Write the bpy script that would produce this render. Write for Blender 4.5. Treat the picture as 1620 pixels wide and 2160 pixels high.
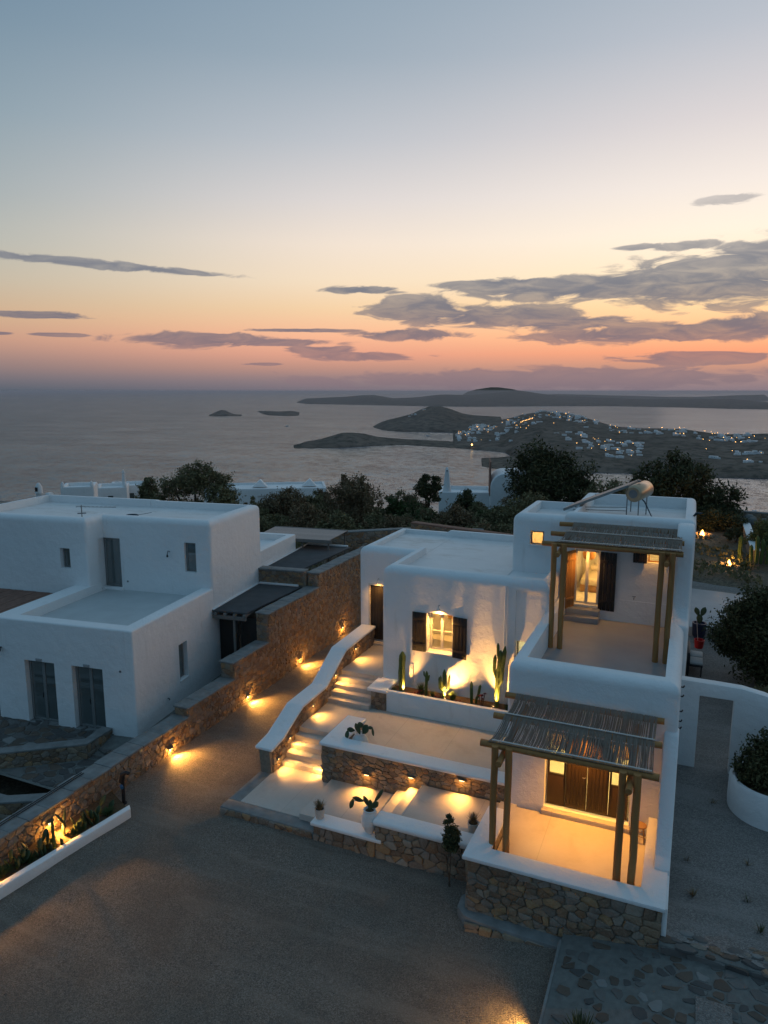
import bpy, bmesh, math, random
from mathutils import Vector, Matrix, noise
random.seed(7)
R = math.radians
D = bpy.data
scene = bpy.context.scene
COL = scene.collection
for o in list(D.objects):
    D.objects.remove(o)

# ------------------------------------------------------------------ camera, sky, sun, exposure
CAM = Vector((0, 0, 12.7))
cam_d = D.cameras.new('camera')
cam_d.sensor_fit = 'HORIZONTAL'
cam_d.sensor_width = 36
cam_d.lens = 1497 / 1620 * 36
cam_d.clip_start = 0.2
cam_d.clip_end = 90000
cam = D.objects.new('camera', cam_d)
cam.location = CAM
cam.rotation_euler = (R(90 - 9.704), 0, R(23.4))
COL.objects.link(cam)
scene.camera = cam
scene.view_settings.view_transform = 'Standard'
scene.view_settings.look = 'None'
scene.view_settings.exposure = 0.2
scene.view_settings.gamma = 1.0
scene.cycles.use_denoising = True
scene.cycles.max_bounces = 7
scene.cycles.diffuse_bounces = 4
scene.cycles.glossy_bounces = 3
scene.cycles.transparent_max_bounces = 10
scene.cycles.sample_clamp_indirect = 6
scene.cycles.caustics_reflective = False
scene.cycles.caustics_refractive = False

SUNSET = 10.0          # bearing of the glow, degrees east of +Y


def lin(c):
    """sRGB 0-255 to linear"""
    r = []
    for x in c:
        x = x / 255
        r.append(x / 12.92 if x <= 0.04045 else ((x + 0.055) / 1.055) ** 2.4)
    return tuple(r)


class NT:
    """small node-tree writer"""
    def __init__(s, tree):
        s.t = tree
        s.n = tree.nodes
        s.l = tree.links

    def add(s, kind, ins=None, **props):
        nd = s.n.new(kind)
        for k, v in props.items():
            setattr(nd, k, v)
        for k, v in (ins or {}).items():
            s.put(nd.inputs[k], v)
        return nd

    def put(s, sock, v):
        if isinstance(v, bpy.types.NodeSocket):
            s.l.new(v, sock)
        elif isinstance(v, (tuple, list)) and len(v) == 3 and sock.type == 'RGBA':
            sock.default_value = (*v, 1)
        else:
            sock.default_value = v

    def m(s, op, a, b=None, c=None, clamp=False):
        nd = s.n.new('ShaderNodeMath')
        nd.operation = op
        nd.use_clamp = clamp
        for i, v in enumerate((a, b, c)):
            if v is not None:
                s.put(nd.inputs[i], v)
        return nd.outputs[0]

    def ramp(s, fac, stops, interp='LINEAR'):
        nd = s.n.new('ShaderNodeValToRGB')
        cr = nd.color_ramp
        cr.interpolation = interp
        while len(cr.elements) > 1:
            cr.elements.remove(cr.elements[-1])
        for i, (p, c) in enumerate(stops):
            e = cr.elements[0] if i == 0 else cr.elements.new(p)
            e.position = p
            e.color = (*c, 1) if len(c) == 3 else c
        s.put(nd.inputs[0], fac)
        return nd.outputs[0]

    def mix(s, fac, a, b, blend='MIX'):
        nd = s.n.new('ShaderNodeMix')
        nd.data_type = 'RGBA'
        nd.blend_type = blend
        s.put(nd.inputs[0], fac)
        s.put(nd.inputs[6], a)
        s.put(nd.inputs[7], b)
        return nd.outputs[2]

    def noise(s, vec, scale, detail=3, rough=0.55, dist=0.0, dims='3D'):
        nd = s.n.new('ShaderNodeTexNoise')
        nd.noise_dimensions = dims
        nd.inputs['Scale'].default_value = scale
        nd.inputs['Detail'].default_value = detail
        nd.inputs['Roughness'].default_value = rough
        nd.inputs['Distortion'].default_value = dist
        if vec is not None:
            s.l.new(vec, nd.inputs['Vector'])
        return nd.outputs[0]


world = D.worlds.new('World')
scene.world = world
world.use_nodes = True
w = NT(world.node_tree)
w.n.clear()
tc = w.add('ShaderNodeTexCoord')
sep = w.add('ShaderNodeSeparateXYZ', {0: tc.outputs['Generated']})
X, Y, Z = sep.outputs
az = w.m('MULTIPLY', w.m('ARCTAN2', X, Y), 57.29578)
azc = w.m('WRAP', w.m('ADD', az, 23.4), 180.0, -180.0)    # bearing measured from the middle of the view
el = w.m('MULTIPLY', w.m('ARCSINE', Z), 57.29578)
elp = w.m('DIVIDE', w.m('MAXIMUM', el, 0.0), 90.0)
S = 1 / 90


def sky_ramp(stops):
    return w.ramp(elp, [(e * S, lin(c)) for e, c in stops])


glow = sky_ramp([(0, (130, 116, 124)), (0.9, (156, 128, 126)), (1.8, (196, 144, 122)), (2.8, (240, 158, 118)), (4.2, (252, 186, 134)),
                 (6.2, (252, 212, 160)), (8.3, (250, 226, 190)), (11, (247, 232, 212)), (14, (234, 223, 214)), (18, (210, 203, 203)),
                 (23, (178, 183, 192)), (27, (160, 171, 183)), (45, (124, 149, 168)), (90, (110, 142, 166))])
mid = sky_ramp([(0, (112, 106, 116)), (0.9, (140, 120, 122)), (1.8, (182, 138, 124)), (2.9, (218, 156, 132)), (4.2, (236, 176, 142)),
                (6.2, (232, 198, 158)), (8.3, (232, 211, 184)), (11, (228, 213, 198)), (14, (208, 202, 200)), (18, (178, 183, 190)),
                (23, (146, 161, 174)), (27, (133, 152, 168)), (45, (114, 143, 164)), (90, (110, 142, 166))])
side = sky_ramp([(0, (78, 90, 102)), (0.8, (106, 104, 112)), (2.2, (146, 124, 120)), (3.6, (184, 145, 126)), (5.2, (192, 163, 134)),
                 (7.5, (180, 171, 154)), (10, (165, 169, 163)), (13, (148, 160, 163)), (18, (126, 147, 159)), (26, (98, 125, 147)),
                 (45, (98, 130, 154)), (90, (110, 142, 166))])
back = sky_ramp([(0, (74, 98, 116)), (4, (90, 112, 132)), (10, (90, 120, 143)), (30, (86, 124, 152)), (90, (110, 142, 166))])
hx, hy = math.sin(R(SUNSET)), math.cos(R(SUNSET))
hl = w.m('MAXIMUM', w.m('SQRT', w.m('ADD', w.m('MULTIPLY', X, X), w.m('MULTIPLY', Y, Y))), 1e-4)
t = w.m('DIVIDE', w.m('ADD', w.m('MULTIPLY', X, hx), w.m('MULTIPLY', Y, hy)), hl)
ang = w.m('MULTIPLY', w.m('ARCCOSINE', t), 57.29578)


def sstep(v, a, b):
    nd = w.add('ShaderNodeMapRange', {0: v, 1: a, 2: b}, interpolation_type='SMOOTHSTEP')
    return nd.outputs[0]


sky = w.mix(sstep(ang, 5.0, 44.0), glow, mid)
sky = w.mix(sstep(ang, 34.0, 70.0), sky, side)
sky = w.mix(sstep(ang, 70.0, 140.0), sky, back)
# clouds: long soft banks, broken up by noise
cvec = w.add('ShaderNodeCombineXYZ', {0: azc, 1: el}).outputs[0]
squash = w.add('ShaderNodeVectorMath', {0: cvec, 1: (0.24, 1.0, 1)}, operation='MULTIPLY').outputs[0]
fine = w.noise(squash, 1.15, 9, 0.57, 0.7)
broad = w.noise(squash, 0.33, 3, 0.5)
CLOUDS = [(15.8, 7.61, 10.5, 0.87), (23.9, 7.71, 7.5, 1.64), (27.0, 9.35, 3.6, 1.03), (9.8, 8.02, 5.9, 0.41), (3.3, 6.24, 4.6, 0.98), (8.8, 5.65, 7.1, 0.77), (14.2, 5.03, 5.1, 0.55), (1.9, 4.32, 4.1, 0.43), (21.0, 4.17, 9.9, 0.67), (26.2, 4.4, 4.0, 0.9), (23.3, 2.34, 5.1, 0.5), (12.6, 0.98, 17.4, 0.72), (-13.9, 3.85, 5.9, 0.56), (-9.2, 3.7, 5.5, 0.29), (-1.9, 2.65, 4.1, 0.33), (-4.8, 3.15, 3.0, 0.29), (-25.0, 5.25, 3.4, 0.26), (-27.8, 3.92, 1.0, 0.13), (-24.2, 3.95, 1.9, 0.13), (-21.3, 8.91, 9.4, 0.29), (-1.8, 7.65, 3.3, 0.28), (24.7, 12.84, 2.2, 0.3), (19.0, 10.17, 1.9, 0.22), (22.2, 10.09, 2.8, 0.28), (-9.3, 2.04, 1.5, 0.11), (-6.3, 4.62, 4.4, 0.14)]
acc = None
for a0, e0, wa, we in CLOUDS:
    tilt = R(-2.2) if (a0 < -20 and e0 > 8) else (R(0.6) if a0 > 5 else 0)
    mp = w.add('ShaderNodeMapping', {0: cvec, 'Location': (a0, e0, 0), 'Rotation': (0, 0, tilt), 'Scale': (wa * 1.15, we * 1.2, 1)}, vector_type='TEXTURE')
    ln = w.add('ShaderNodeVectorMath', {0: mp.outputs[0]}, operation='LENGTH').outputs['Value']
    v = w.m('SUBTRACT', 1.0, ln)
    acc = v if acc is None else w.m('MAXIMUM', acc, v)
body = w.m('ADD', w.m('MULTIPLY', w.m('MAXIMUM', acc, -0.9), 1.7), w.m('MULTIPLY', w.m('SUBTRACT', fine, 0.5), 3.6))
body = w.m('ADD', body, w.m('MULTIPLY', w.m('SUBTRACT', broad, 0.5), 0.5))
mask = w.m('MULTIPLY', sstep(body, -0.06, 0.55), w.m('SUBTRACT', 0.94, w.m('MULTIPLY', sstep(el, 8.5, 13.0), 0.35)))
ccol = w.ramp(elp, [(0, lin((118, 106, 116))), (1.2 * S, lin((138, 116, 120))), (2.6 * S, lin((136, 112, 116))), (4.5 * S, lin((112, 106, 117))),
                    (7.5 * S, lin((106, 111, 124))), (14 * S, lin((140, 140, 146)))])
ccol = w.mix(sstep(fine, 0.35, 0.75), ccol, w.mix(0.3, ccol, sky))
sky = w.mix(mask, sky, ccol)
bg = w.add('ShaderNodeBackground', {0: sky, 1: 1.0})
out = w.add('ShaderNodeOutputWorld', {0: bg.outputs[0]})
world.cycles.sampling_method = 'MANUAL'
world.cycles.sample_map_resolution = 1024

sun_d = D.lights.new('sun', 'SUN')
sun_d.energy = 0.08
sun_d.angle = R(25)
sun_d.color = (1.0, 0.66, 0.5)
sun = D.objects.new('sun', sun_d)
sun.rotation_euler = (R(90 - 5), 0, R(180 - SUNSET))
COL.objects.link(sun)

# ------------------------------------------------------------------ materials
MAT = {}


def material(name, build):
    m = D.materials.new(name)
    m.use_nodes = True
    n = NT(m.node_tree)
    n.n.clear()
    b = n.add('ShaderNodeBsdfPrincipled')
    o = n.add('ShaderNodeOutputMaterial', {0: b.outputs[0]})
    b.inputs['Specular IOR Level'].default_value = 0.3
    geo = n.add('ShaderNodeNewGeometry')
    co = n.add('ShaderNodeTexCoord')
    build(n, b, geo.outputs['Position'], geo, o)
    MAT[name] = m
    return m


def bump(n, b, h, strength, dist=0.02):
    nd = n.add('ShaderNodeBump', {'Height': h, 'Strength': strength, 'Distance': dist})
    n.put(b.inputs['Normal'], nd.outputs[0])


def rnd(n, geo):
    """random value per loose piece and per object"""
    oi = n.add('ShaderNodeObjectInfo')
    return n.m('FRACT', n.m('ADD', geo.outputs['Random Per Island'], n.m('MULTIPLY', oi.outputs['Random'], 7.31)))


def plain(name, col, rough=0.6, metal=0.0, spec=0.3, var=0.12, scale=6.0, bmp=0.15):
    def f(n, b, P, geo, o):
        v = n.noise(P, scale, 4)
        dark = tuple(c * (1 - var * 1.6) for c in col)
        lite = tuple(min(1, c * (1 + var)) for c in col)
        n.put(b.inputs[0], n.mix(v, dark, lite))
        b.inputs['Roughness'].default_value = rough
        b.inputs['Metallic'].default_value = metal
        b.inputs['Specular IOR Level'].default_value = spec
        if bmp:
            bump(n, b, n.noise(P, scale * 6, 3), bmp, 0.01)
    return material(name, f)


def f_plaster(n, b, P, geo, o):
    broadn = n.noise(P, 0.7, 4, 0.6)
    finen = n.noise(P, 5.0, 5, 0.6)
    c = n.mix(broadn, (0.72, 0.725, 0.73), (0.83, 0.83, 0.825))
    c = n.mix(n.m('MULTIPLY', finen, 0.25), c, (0.66, 0.66, 0.65))
    # rain stains: drawn out downwards, only here and there
    sc = n.add('ShaderNodeVectorMath', {0: P, 1: (3.0, 3.0, 0.45)}, operation='MULTIPLY').outputs[0]
    st = n.ramp(n.noise(sc, 1.0, 5, 0.65), [(0.60, (0, 0, 0)), (0.74, (1, 1, 1))])
    c = n.mix(n.m('MULTIPLY', st, 0.30), c, (0.46, 0.44, 0.40))
    n.put(b.inputs[0], c)
    b.inputs['Roughness'].default_value = 0.85
    h = n.m('ADD', n.m('MULTIPLY', n.noise(P, 2.6, 4, 0.6), 1.0), n.m('MULTIPLY', n.noise(P, 26.0, 3), 0.18))
    bump(n, b, h, 0.7, 0.06)


material('plaster', f_plaster)


def f_roof(n, b, P, geo, o):
    c = n.mix(n.noise(P, 1.2, 5, 0.6), (0.60, 0.59, 0.58), (0.78, 0.77, 0.76))
    sc = n.add('ShaderNodeVectorMath', {0: P, 1: (0.55, 1.5, 1.0)}, operation='MULTIPLY').outputs[0]
    st = n.ramp(n.noise(sc, 0.9, 6, 0.7), [(0.54, (0, 0, 0)), (0.66, (1, 1, 1))])
    c = n.mix(n.m('MULTIPLY', st, 0.45), c, (0.42, 0.37, 0.32))
    n.put(b.inputs[0], c)
    b.inputs['Roughness'].default_value = 0.6
    bump(n, b, n.noise(P, 3.0, 4), 0.25, 0.02)


material('roof_coat', f_roof)


def f_floor(n, b, P, geo, o):
    c = n.mix(n.noise(P, 1.6, 5, 0.6), (0.42, 0.39, 0.35), (0.56, 0.53, 0.48))
    c = n.mix(n.m('MULTIPLY', n.noise(P, 9.0, 4, 0.7), 0.35), c, (0.36, 0.33, 0.29))
    sm = n.ramp(n.noise(P, 0.8, 7, 0.7, 1.0), [(0.52, (0, 0, 0)), (0.68, (1, 1, 1))])
    c = n.mix(n.m('MULTIPLY', sm, 0.4), c, (0.30, 0.26, 0.22))
    sp = n.add('ShaderNodeSeparateXYZ', {0: P})
    gx = n.m('ABSOLUTE', n.m('SUBTRACT', n.m('FRACT', n.m('DIVIDE', sp.outputs[0], 1.9)), 0.5))
    ln = n.m('LESS_THAN', gx, 0.004)
    c = n.mix(n.m('MULTIPLY', ln, 0.45), c, (0.2, 0.19, 0.17))
    n.put(b.inputs[0], c)
    b.inputs['Roughness'].default_value = 0.55
    bump(n, b, n.noise(P, 5.0, 4), 0.2, 0.01)


material('smooth_cement', f_floor)


def f_deck(n, b, P, geo, o):
    c = n.mix(n.noise(P, 1.1, 5, 0.6), (0.24, 0.245, 0.25), (0.36, 0.365, 0.37))
    n.put(b.inputs[0], c)
    b.inputs['Roughness'].default_value = 0.5
    bump(n, b, n.noise(P, 6.0, 4), 0.15, 0.01)


material('grey_cement', f_deck)
plain('pale_cement', (0.50, 0.52, 0.52), 0.55, var=0.12, scale=1.2, bmp=0.2)
plain('grey_render', (0.22, 0.225, 0.22), 0.85, var=0.35, scale=3.0, bmp=0.5)
plain('joint_mortar', (0.27, 0.225, 0.175), 0.95, var=0.3, scale=9.0, bmp=0.6)
plain('pale_mortar', (0.16, 0.165, 0.155), 0.95, var=0.3, scale=7.0, bmp=0.6)


def gravel(name, c0, c1, c2, size, patch=(0.12, 0.1, 0.09), patch_amt=0.5):
    def f(n, b, P, geo, o):
        vo = n.add('ShaderNodeTexVoronoi', {'Vector': P, 'Scale': size})
        sx = n.add('ShaderNodeSeparateColor', {0: vo.outputs['Color']}).outputs[0]
        c = n.ramp(sx, [(0, c0), (0.55, c1), (1, c2)])
        big = n.ramp(n.noise(P, 0.5, 6, 0.66), [(0.42, (0, 0, 0)), (0.68, (1, 1, 1))])
        c = n.mix(n.m('MULTIPLY', big, patch_amt), c, patch)
        rot = n.add('ShaderNodeMapping', {0: P, 'Rotation': (0, 0, 0.9), 'Scale': (0.22, 1.5, 1)}).outputs[0]
        tr = n.ramp(n.noise(rot, 1.0, 5, 0.6, 0.6), [(0.50, (0, 0, 0)), (0.66, (1, 1, 1))])
        c = n.mix(n.m('MULTIPLY', tr, 0.35), c, tuple(x * 1.7 for x in c1))
        sc2 = n.ramp(n.noise(P, 0.9, 7, 0.75, 1.2), [(0.66, (0, 0, 0)), (0.76, (1, 1, 1))])
        c = n.mix(n.m('MULTIPLY', sc2, 0.35), c, tuple(x * 0.85 for x in c2))
        md = n.noise(P, 2.6, 5, 0.7)
        c = n.mix(n.m('MULTIPLY', md, 0.35), c, tuple(x * 1.25 for x in c1))
        n.put(b.inputs[0], c)
        b.inputs['Roughness'].default_value = 0.95
        h = n.m('ADD', n.m('MULTIPLY', vo.outputs['Distance'], -0.8), n.m('MULTIPLY', n.noise(P, 3.0, 5, 0.7), 2.2))
        bump(n, b, h, 0.75, 0.03)
    return material(name, f)


gravel('yard_gravel', (0.08, 0.067, 0.054), (0.165, 0.142, 0.118), (0.29, 0.25, 0.21), 55, (0.095, 0.076, 0.06), 0.55)
gravel('path_gravel', (0.11, 0.104, 0.096), (0.20, 0.19, 0.178), (0.31, 0.295, 0.28), 45, (0.11, 0.097, 0.085), 0.4)
gravel('field_soil', (0.05, 0.04, 0.028), (0.11, 0.088, 0.062), (0.2, 0.165, 0.12), 14, (0.06, 0.06, 0.035), 0.7)


def f_stone(n, b, P, geo, o):
    r = rnd(n, geo)
    c = n.ramp(r, [(0, (0.20, 0.135, 0.09)), (0.16, (0.32, 0.215, 0.13)), (0.32, (0.24, 0.20, 0.165)), (0.48, (0.42, 0.26, 0.125)),
                   (0.6, (0.27, 0.235, 0.20)), (0.75, (0.34, 0.26, 0.18)), (0.88, (0.26, 0.145, 0.075)), (0.96, (0.38, 0.33, 0.27))], 'CONSTANT')
    v = n.noise(P, 7.0, 6, 0.7)
    c = n.mix(n.m('MULTIPLY', v, 0.6), c, (0.16, 0.12, 0.085))
    v2 = n.ramp(n.noise(P, 19.0, 4, 0.7), [(0.45, (0, 0, 0)), (0.7, (1, 1, 1))])
    c = n.mix(n.m('MULTIPLY', v2, 0.3), c, (0.45, 0.40, 0.33))
    n.put(b.inputs[0], c)
    b.inputs['Roughness'].default_value = 0.9
    bump(n, b, n.m('ADD', n.noise(P, 14.0, 5, 0.7), n.m('MULTIPLY', v, 1.5)), 0.8, 0.03)


material('field_stone', f_stone)


def f_flag(n, b, P, geo, o):
    r = rnd(n, geo)
    c = n.ramp(r, [(0, (0.07, 0.068, 0.066)), (0.25, (0.12, 0.115, 0.108)), (0.45, (0.09, 0.066, 0.048)), (0.6, (0.15, 0.148, 0.14)),
                   (0.72, (0.12, 0.085, 0.06)), (0.93, (0.24, 0.24, 0.23))], 'CONSTANT')
    c = n.mix(n.m('MULTIPLY', n.noise(P, 8.0, 5, 0.7), 0.5), c, (0.11, 0.105, 0.1))
    n.put(b.inputs[0], c)
    b.inputs['Roughness'].default_value = 0.8
    bump(n, b, n.noise(P, 12.0, 5, 0.7), 0.5, 0.02)


material('flagstone', f_flag)


def wood(name, c0, c1, rough=0.7):
    def f(n, b, P, geo, o):
        oc = n.add('ShaderNodeTexCoord').outputs['Object']
        sc = n.add('ShaderNodeVectorMath', {0: P, 1: (9.0, 9.0, 1.1)}, operation='MULTIPLY').outputs[0]
        v = n.noise(sc, 2.0, 5, 0.65, 0.5)
        c = n.mix(v, c0, c1)
        r = rnd(n, geo)
        c = n.mix(n.m('MULTIPLY', r, 0.35), c, tuple(x * 0.55 for x in c0))
        n.put(b.inputs[0], c)
        b.inputs['Roughness'].default_value = rough
        bump(n, b, v, 0.4, 0.01)
    return material(name, f)


wood('pine_log', (0.26, 0.12, 0.04), (0.50, 0.26, 0.09))
wood('reed', (0.17, 0.14, 0.115), (0.38, 0.31, 0.25), 0.8)
wood('dark_shutter', (0.018, 0.015, 0.014), (0.035, 0.03, 0.027), 0.45)
wood('brown_door', (0.028, 0.018, 0.012), (0.055, 0.036, 0.024), 0.4)
wood('stool_wood', (0.30, 0.17, 0.07), (0.45, 0.28, 0.13), 0.5)
wood('grey_timber', (0.16, 0.15, 0.14), (0.27, 0.25, 0.23), 0.8)
wood('pink_slats', (0.42, 0.33, 0.29), (0.55, 0.44, 0.39), 0.8)
wood('bark', (0.05, 0.038, 0.028), (0.11, 0.085, 0.06), 0.95)
plain('window_paint', (0.62, 0.60, 0.55), 0.4, var=0.05)
plain('grey_frame', (0.20, 0.205, 0.20), 0.45, var=0.1)
plain('roof_felt', (0.075, 0.08, 0.085), 0.9, var=0.25, scale=2.0, bmp=0.4)
plain('black_iron', (0.018, 0.018, 0.02), 0.5, var=0.1)
plain('grey_steel', (0.22, 0.23, 0.24), 0.4, 0.8, var=0.1)
plain('steel_tank', (0.44, 0.33, 0.22), 0.3, 0.8, var=0.06, scale=2.0, bmp=0.05)
plain('dark_rubber', (0.02, 0.05, 0.075), 0.6, var=0.1)
plain('blue_paint', (0.03, 0.11, 0.22), 0.5, var=0.1)
plain('navy_plastic', (0.012, 0.02, 0.05), 0.4, var=0.1)
plain('red_plastic', (0.45, 0.02, 0.02), 0.35, var=0.1)
plain('bench_cushion', (0.42, 0.42, 0.41), 0.9, var=0.1)
plain('terracotta_pot', (0.55, 0.50, 0.45), 0.7, var=0.2)
plain('white_pot', (0.72, 0.71, 0.69), 0.6, var=0.12)
plain('planter_soil', (0.10, 0.065, 0.035), 0.95, var=0.5, scale=16, bmp=1.0)
plain('bedding', (0.75, 0.70, 0.62), 0.9, var=0.08)
plain('wicker', (0.36, 0.17, 0.06), 0.8, var=0.25, scale=20)
plain('quarry_red', (0.24, 0.13, 0.095), 0.9, var=0.3, scale=4)
plain('hull_paint', (0.7, 0.7, 0.7), 0.4)


def f_far(n, b, P, geo, o):
    v = n.noise(P, 0.008, 8, 0.7)
    v2 = n.noise(P, 0.05, 5, 0.7)
    c = n.mix(v, (0.05, 0.046, 0.036), (0.27, 0.215, 0.17))
    c = n.mix(n.ramp(v2, [(0.45, (0, 0, 0)), (0.62, (1, 1, 1))]), c, (0.05, 0.052, 0.04))
    n.put(b.inputs[0], c)
    b.inputs['Roughness'].default_value = 1.0
    b.inputs['Specular IOR Level'].default_value = 0.0
    bump(n, b, n.noise(P, 0.02, 6, 0.7), 0.6, 12.0)


material('dry_hills', f_far)


def f_sea(n, b, P, geo, o):
    n.put(b.inputs[0], n.mix(n.noise(P, 0.0012, 4), (0.010, 0.026, 0.038), (0.018, 0.036, 0.050)))
    b.inputs['Specular IOR Level'].default_value = 0.0
    b.inputs['Roughness'].default_value = 1.0
    streak = n.noise(n.add('ShaderNodeVectorMath', {0: P, 1: (1.0, 1.9, 1.0)}, operation='MULTIPLY').outputs[0], 0.0035, 6, 0.62, 0.8)
    acc_ = None
    for sc_, k in ((0.02, 0.10), (0.09, 0.22), (0.5, 0.28)):
        nd = n.add('ShaderNodeTexNoise', {'Vector': P, 'Scale': sc_, 'Detail': 4.0, 'Roughness': 0.6})
        v = n.add('ShaderNodeVectorMath', {0: nd.outputs['Color'], 1: (0.5, 0.5, 0.5)}, operation='SUBTRACT').outputs[0]
        v = n.add('ShaderNodeVectorMath', {0: v, 1: (k * 2, k * 2, 0)}, operation='MULTIPLY').outputs[0]
        acc_ = v if acc_ is None else n.add('ShaderNodeVectorMath', {0: acc_, 1: v}, operation='ADD').outputs[0]
    gust = n.m('ADD', 0.75, n.m('MULTIPLY', streak, 0.5))
    acc_ = n.add('ShaderNodeVectorMath', {0: acc_, 'Scale': gust}, operation='SCALE').outputs[0]
    up = n.add('ShaderNodeVectorMath', {0: acc_, 1: (0, 0, 1)}, operation='ADD').outputs[0]
    nrm_ = n.add('ShaderNodeVectorMath', {0: up}, operation='NORMALIZE').outputs[0]
    gl = n.add('ShaderNodeBsdfGlossy', {0: (0.76, 0.89, 1.0), 'Roughness': 0.2, 'Normal': nrm_})
    fr = n.add('ShaderNodeFresnel', {0: 1.33, 'Normal': nrm_}).outputs[0]
    # a rough sea never reaches mirror strength: wave faces hide one another
    fac = n.m('MINIMUM', fr, n.m('ADD', 0.18, n.m('MULTIPLY', streak, 0.28)))
    mx = n.add('ShaderNodeMixShader', {0: fac, 1: b.outputs[0], 2: gl.outputs[0]})
    n.l.new(mx.outputs[0], o.inputs[0])


material('sea_water', f_sea)


def leafy(name, cols, sheen=0.0):
    def f(n, b, P, geo, o):
        r = rnd(n, geo)
        c = n.ramp(r, [(i / (len(cols) - 1), k) for i, k in enumerate(cols)])
        n.put(b.inputs[0], c)
        b.inputs['Roughness'].default_value = 0.7
        b.inputs['Specular IOR Level'].default_value = 0.2
        b.inputs['Subsurface Weight'].default_value = 0.0
    return material(name, f)


leafy('olive_leaf', [(0.09, 0.082, 0.038), (0.18, 0.16, 0.08), (0.12, 0.11, 0.055), (0.25, 0.22, 0.11)])
leafy('dark_leaf', [(0.03, 0.036, 0.015), (0.065, 0.07, 0.03), (0.12, 0.105, 0.045)])
leafy('brown_leaf', [(0.13, 0.085, 0.048), (0.20, 0.135, 0.075), (0.11, 0.095, 0.048), (0.26, 0.18, 0.10)])
leafy('green_leaf', [(0.03, 0.055, 0.016), (0.06, 0.095, 0.03), (0.045, 0.075, 0.022)])
leafy('yellow_leaf', [(0.09, 0.10, 0.03), (0.15, 0.15, 0.05), (0.06, 0.085, 0.025)])
leafy('red_leaf', [(0.10, 0.014, 0.016), (0.17, 0.03, 0.03), (0.07, 0.012, 0.014)])
leafy('dry_grass', [(0.14, 0.10, 0.05), (0.24, 0.18, 0.10), (0.10, 0.07, 0.035)])
plain('cactus_skin', (0.075, 0.115, 0.03), 0.5, var=0.35, scale=9, bmp=0.3)
plain('pad_skin', (0.045, 0.075, 0.035), 0.55, var=0.3, scale=7, bmp=0.2)


def glow_mat(name, col, strength):
    m = D.materials.new(name)
    m.use_nodes = True
    n = NT(m.node_tree)
    n.n.clear()
    e = n.add('ShaderNodeEmission', {0: col, 1: strength})
    n.add('ShaderNodeOutputMaterial', {0: e.outputs[0]})
    MAT[name] = m


glow_mat('lamp_glow', (1.0, 0.62, 0.26), 9.0)
glow_mat('town_glow', (1.0, 0.50, 0.15), 6.0)
glow_mat('flame', (1.0, 0.42, 0.08), 12.0)


def glassmat(name, tint, dark):
    m = D.materials.new(name)
    m.use_nodes = True
    n = NT(m.node_tree)
    n.n.clear()
    fr = n.add('ShaderNodeFresnel', {0: 2.2 if dark else 1.5})
    gl = n.add('ShaderNodeBsdfGlossy', {0: (1, 1, 1), 'Roughness': 0.02})
    if dark:
        tr = n.add('ShaderNodeBsdfDiffuse', {0: tint})
    else:
        tr = n.add('ShaderNodeBsdfTransparent', {0: tint})
    mx = n.add('ShaderNodeMixShader', {0: fr.outputs[0], 1: tr.outputs[0], 2: gl.outputs[0]})
    n.add('ShaderNodeOutputMaterial', {0: mx.outputs[0]})
    MAT[name] = m


glassmat('clear_glass', (0.94, 0.95, 0.93), False)
glassmat('unlit_room_glass', (0.085, 0.105, 0.105), True)  # opaque dark tint paints in the unlit rooms behind; no interior is built

# ------------------------------------------------------------------ helpers
LOCAL = set()


def wm(o):
    return (wm(o.parent) @ o.matrix_parent_inverse @ o.matrix_basis) if o.parent else o.matrix_basis.copy()


def attach(o, p):
    if p is None:
        return o
    o.parent = p
    if p.name in LOCAL:
        LOCAL.add(o.name)
    else:
        o.matrix_parent_inverse = wm(p).inverted()
    return o


def tag(o, label=None, cat=None, group=None, kind=None):
    if label:
        o['label'] = label
    if cat:
        o['category'] = cat
    if group:
        o['group'] = group
    if kind:
        o['kind'] = kind
    return o


def thing(name, label, cat, loc=(0, 0, 0), rotz=0.0, group=None, local=False, parent=None):
    o = D.objects.new(name, None)
    o.empty_display_size = 0.2
    COL.objects.link(o)
    o.location = loc
    o.rotation_euler = (0, 0, rotz)
    if local:
        LOCAL.add(o.name)
    return tag(o, label, cat, group)


def finish(me, angle=32, smooth=True):
    if smooth:
        me.polygons.foreach_set('use_smooth', [True] * len(me.polygons))
        me.set_sharp_from_angle(angle=R(angle))
    me.update()


def mesh_obj(name, verts, faces, mat, parent=None, smooth=True, angle=32, loc=None):
    me = D.meshes.new(name)
    me.from_pydata(verts, [], faces)
    finish(me, angle, smooth)
    me.materials.append(MAT[mat])
    o = D.objects.new(name, me)
    if loc is not None:
        o.location = loc
    COL.objects.link(o)
    return attach(o, parent)


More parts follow.
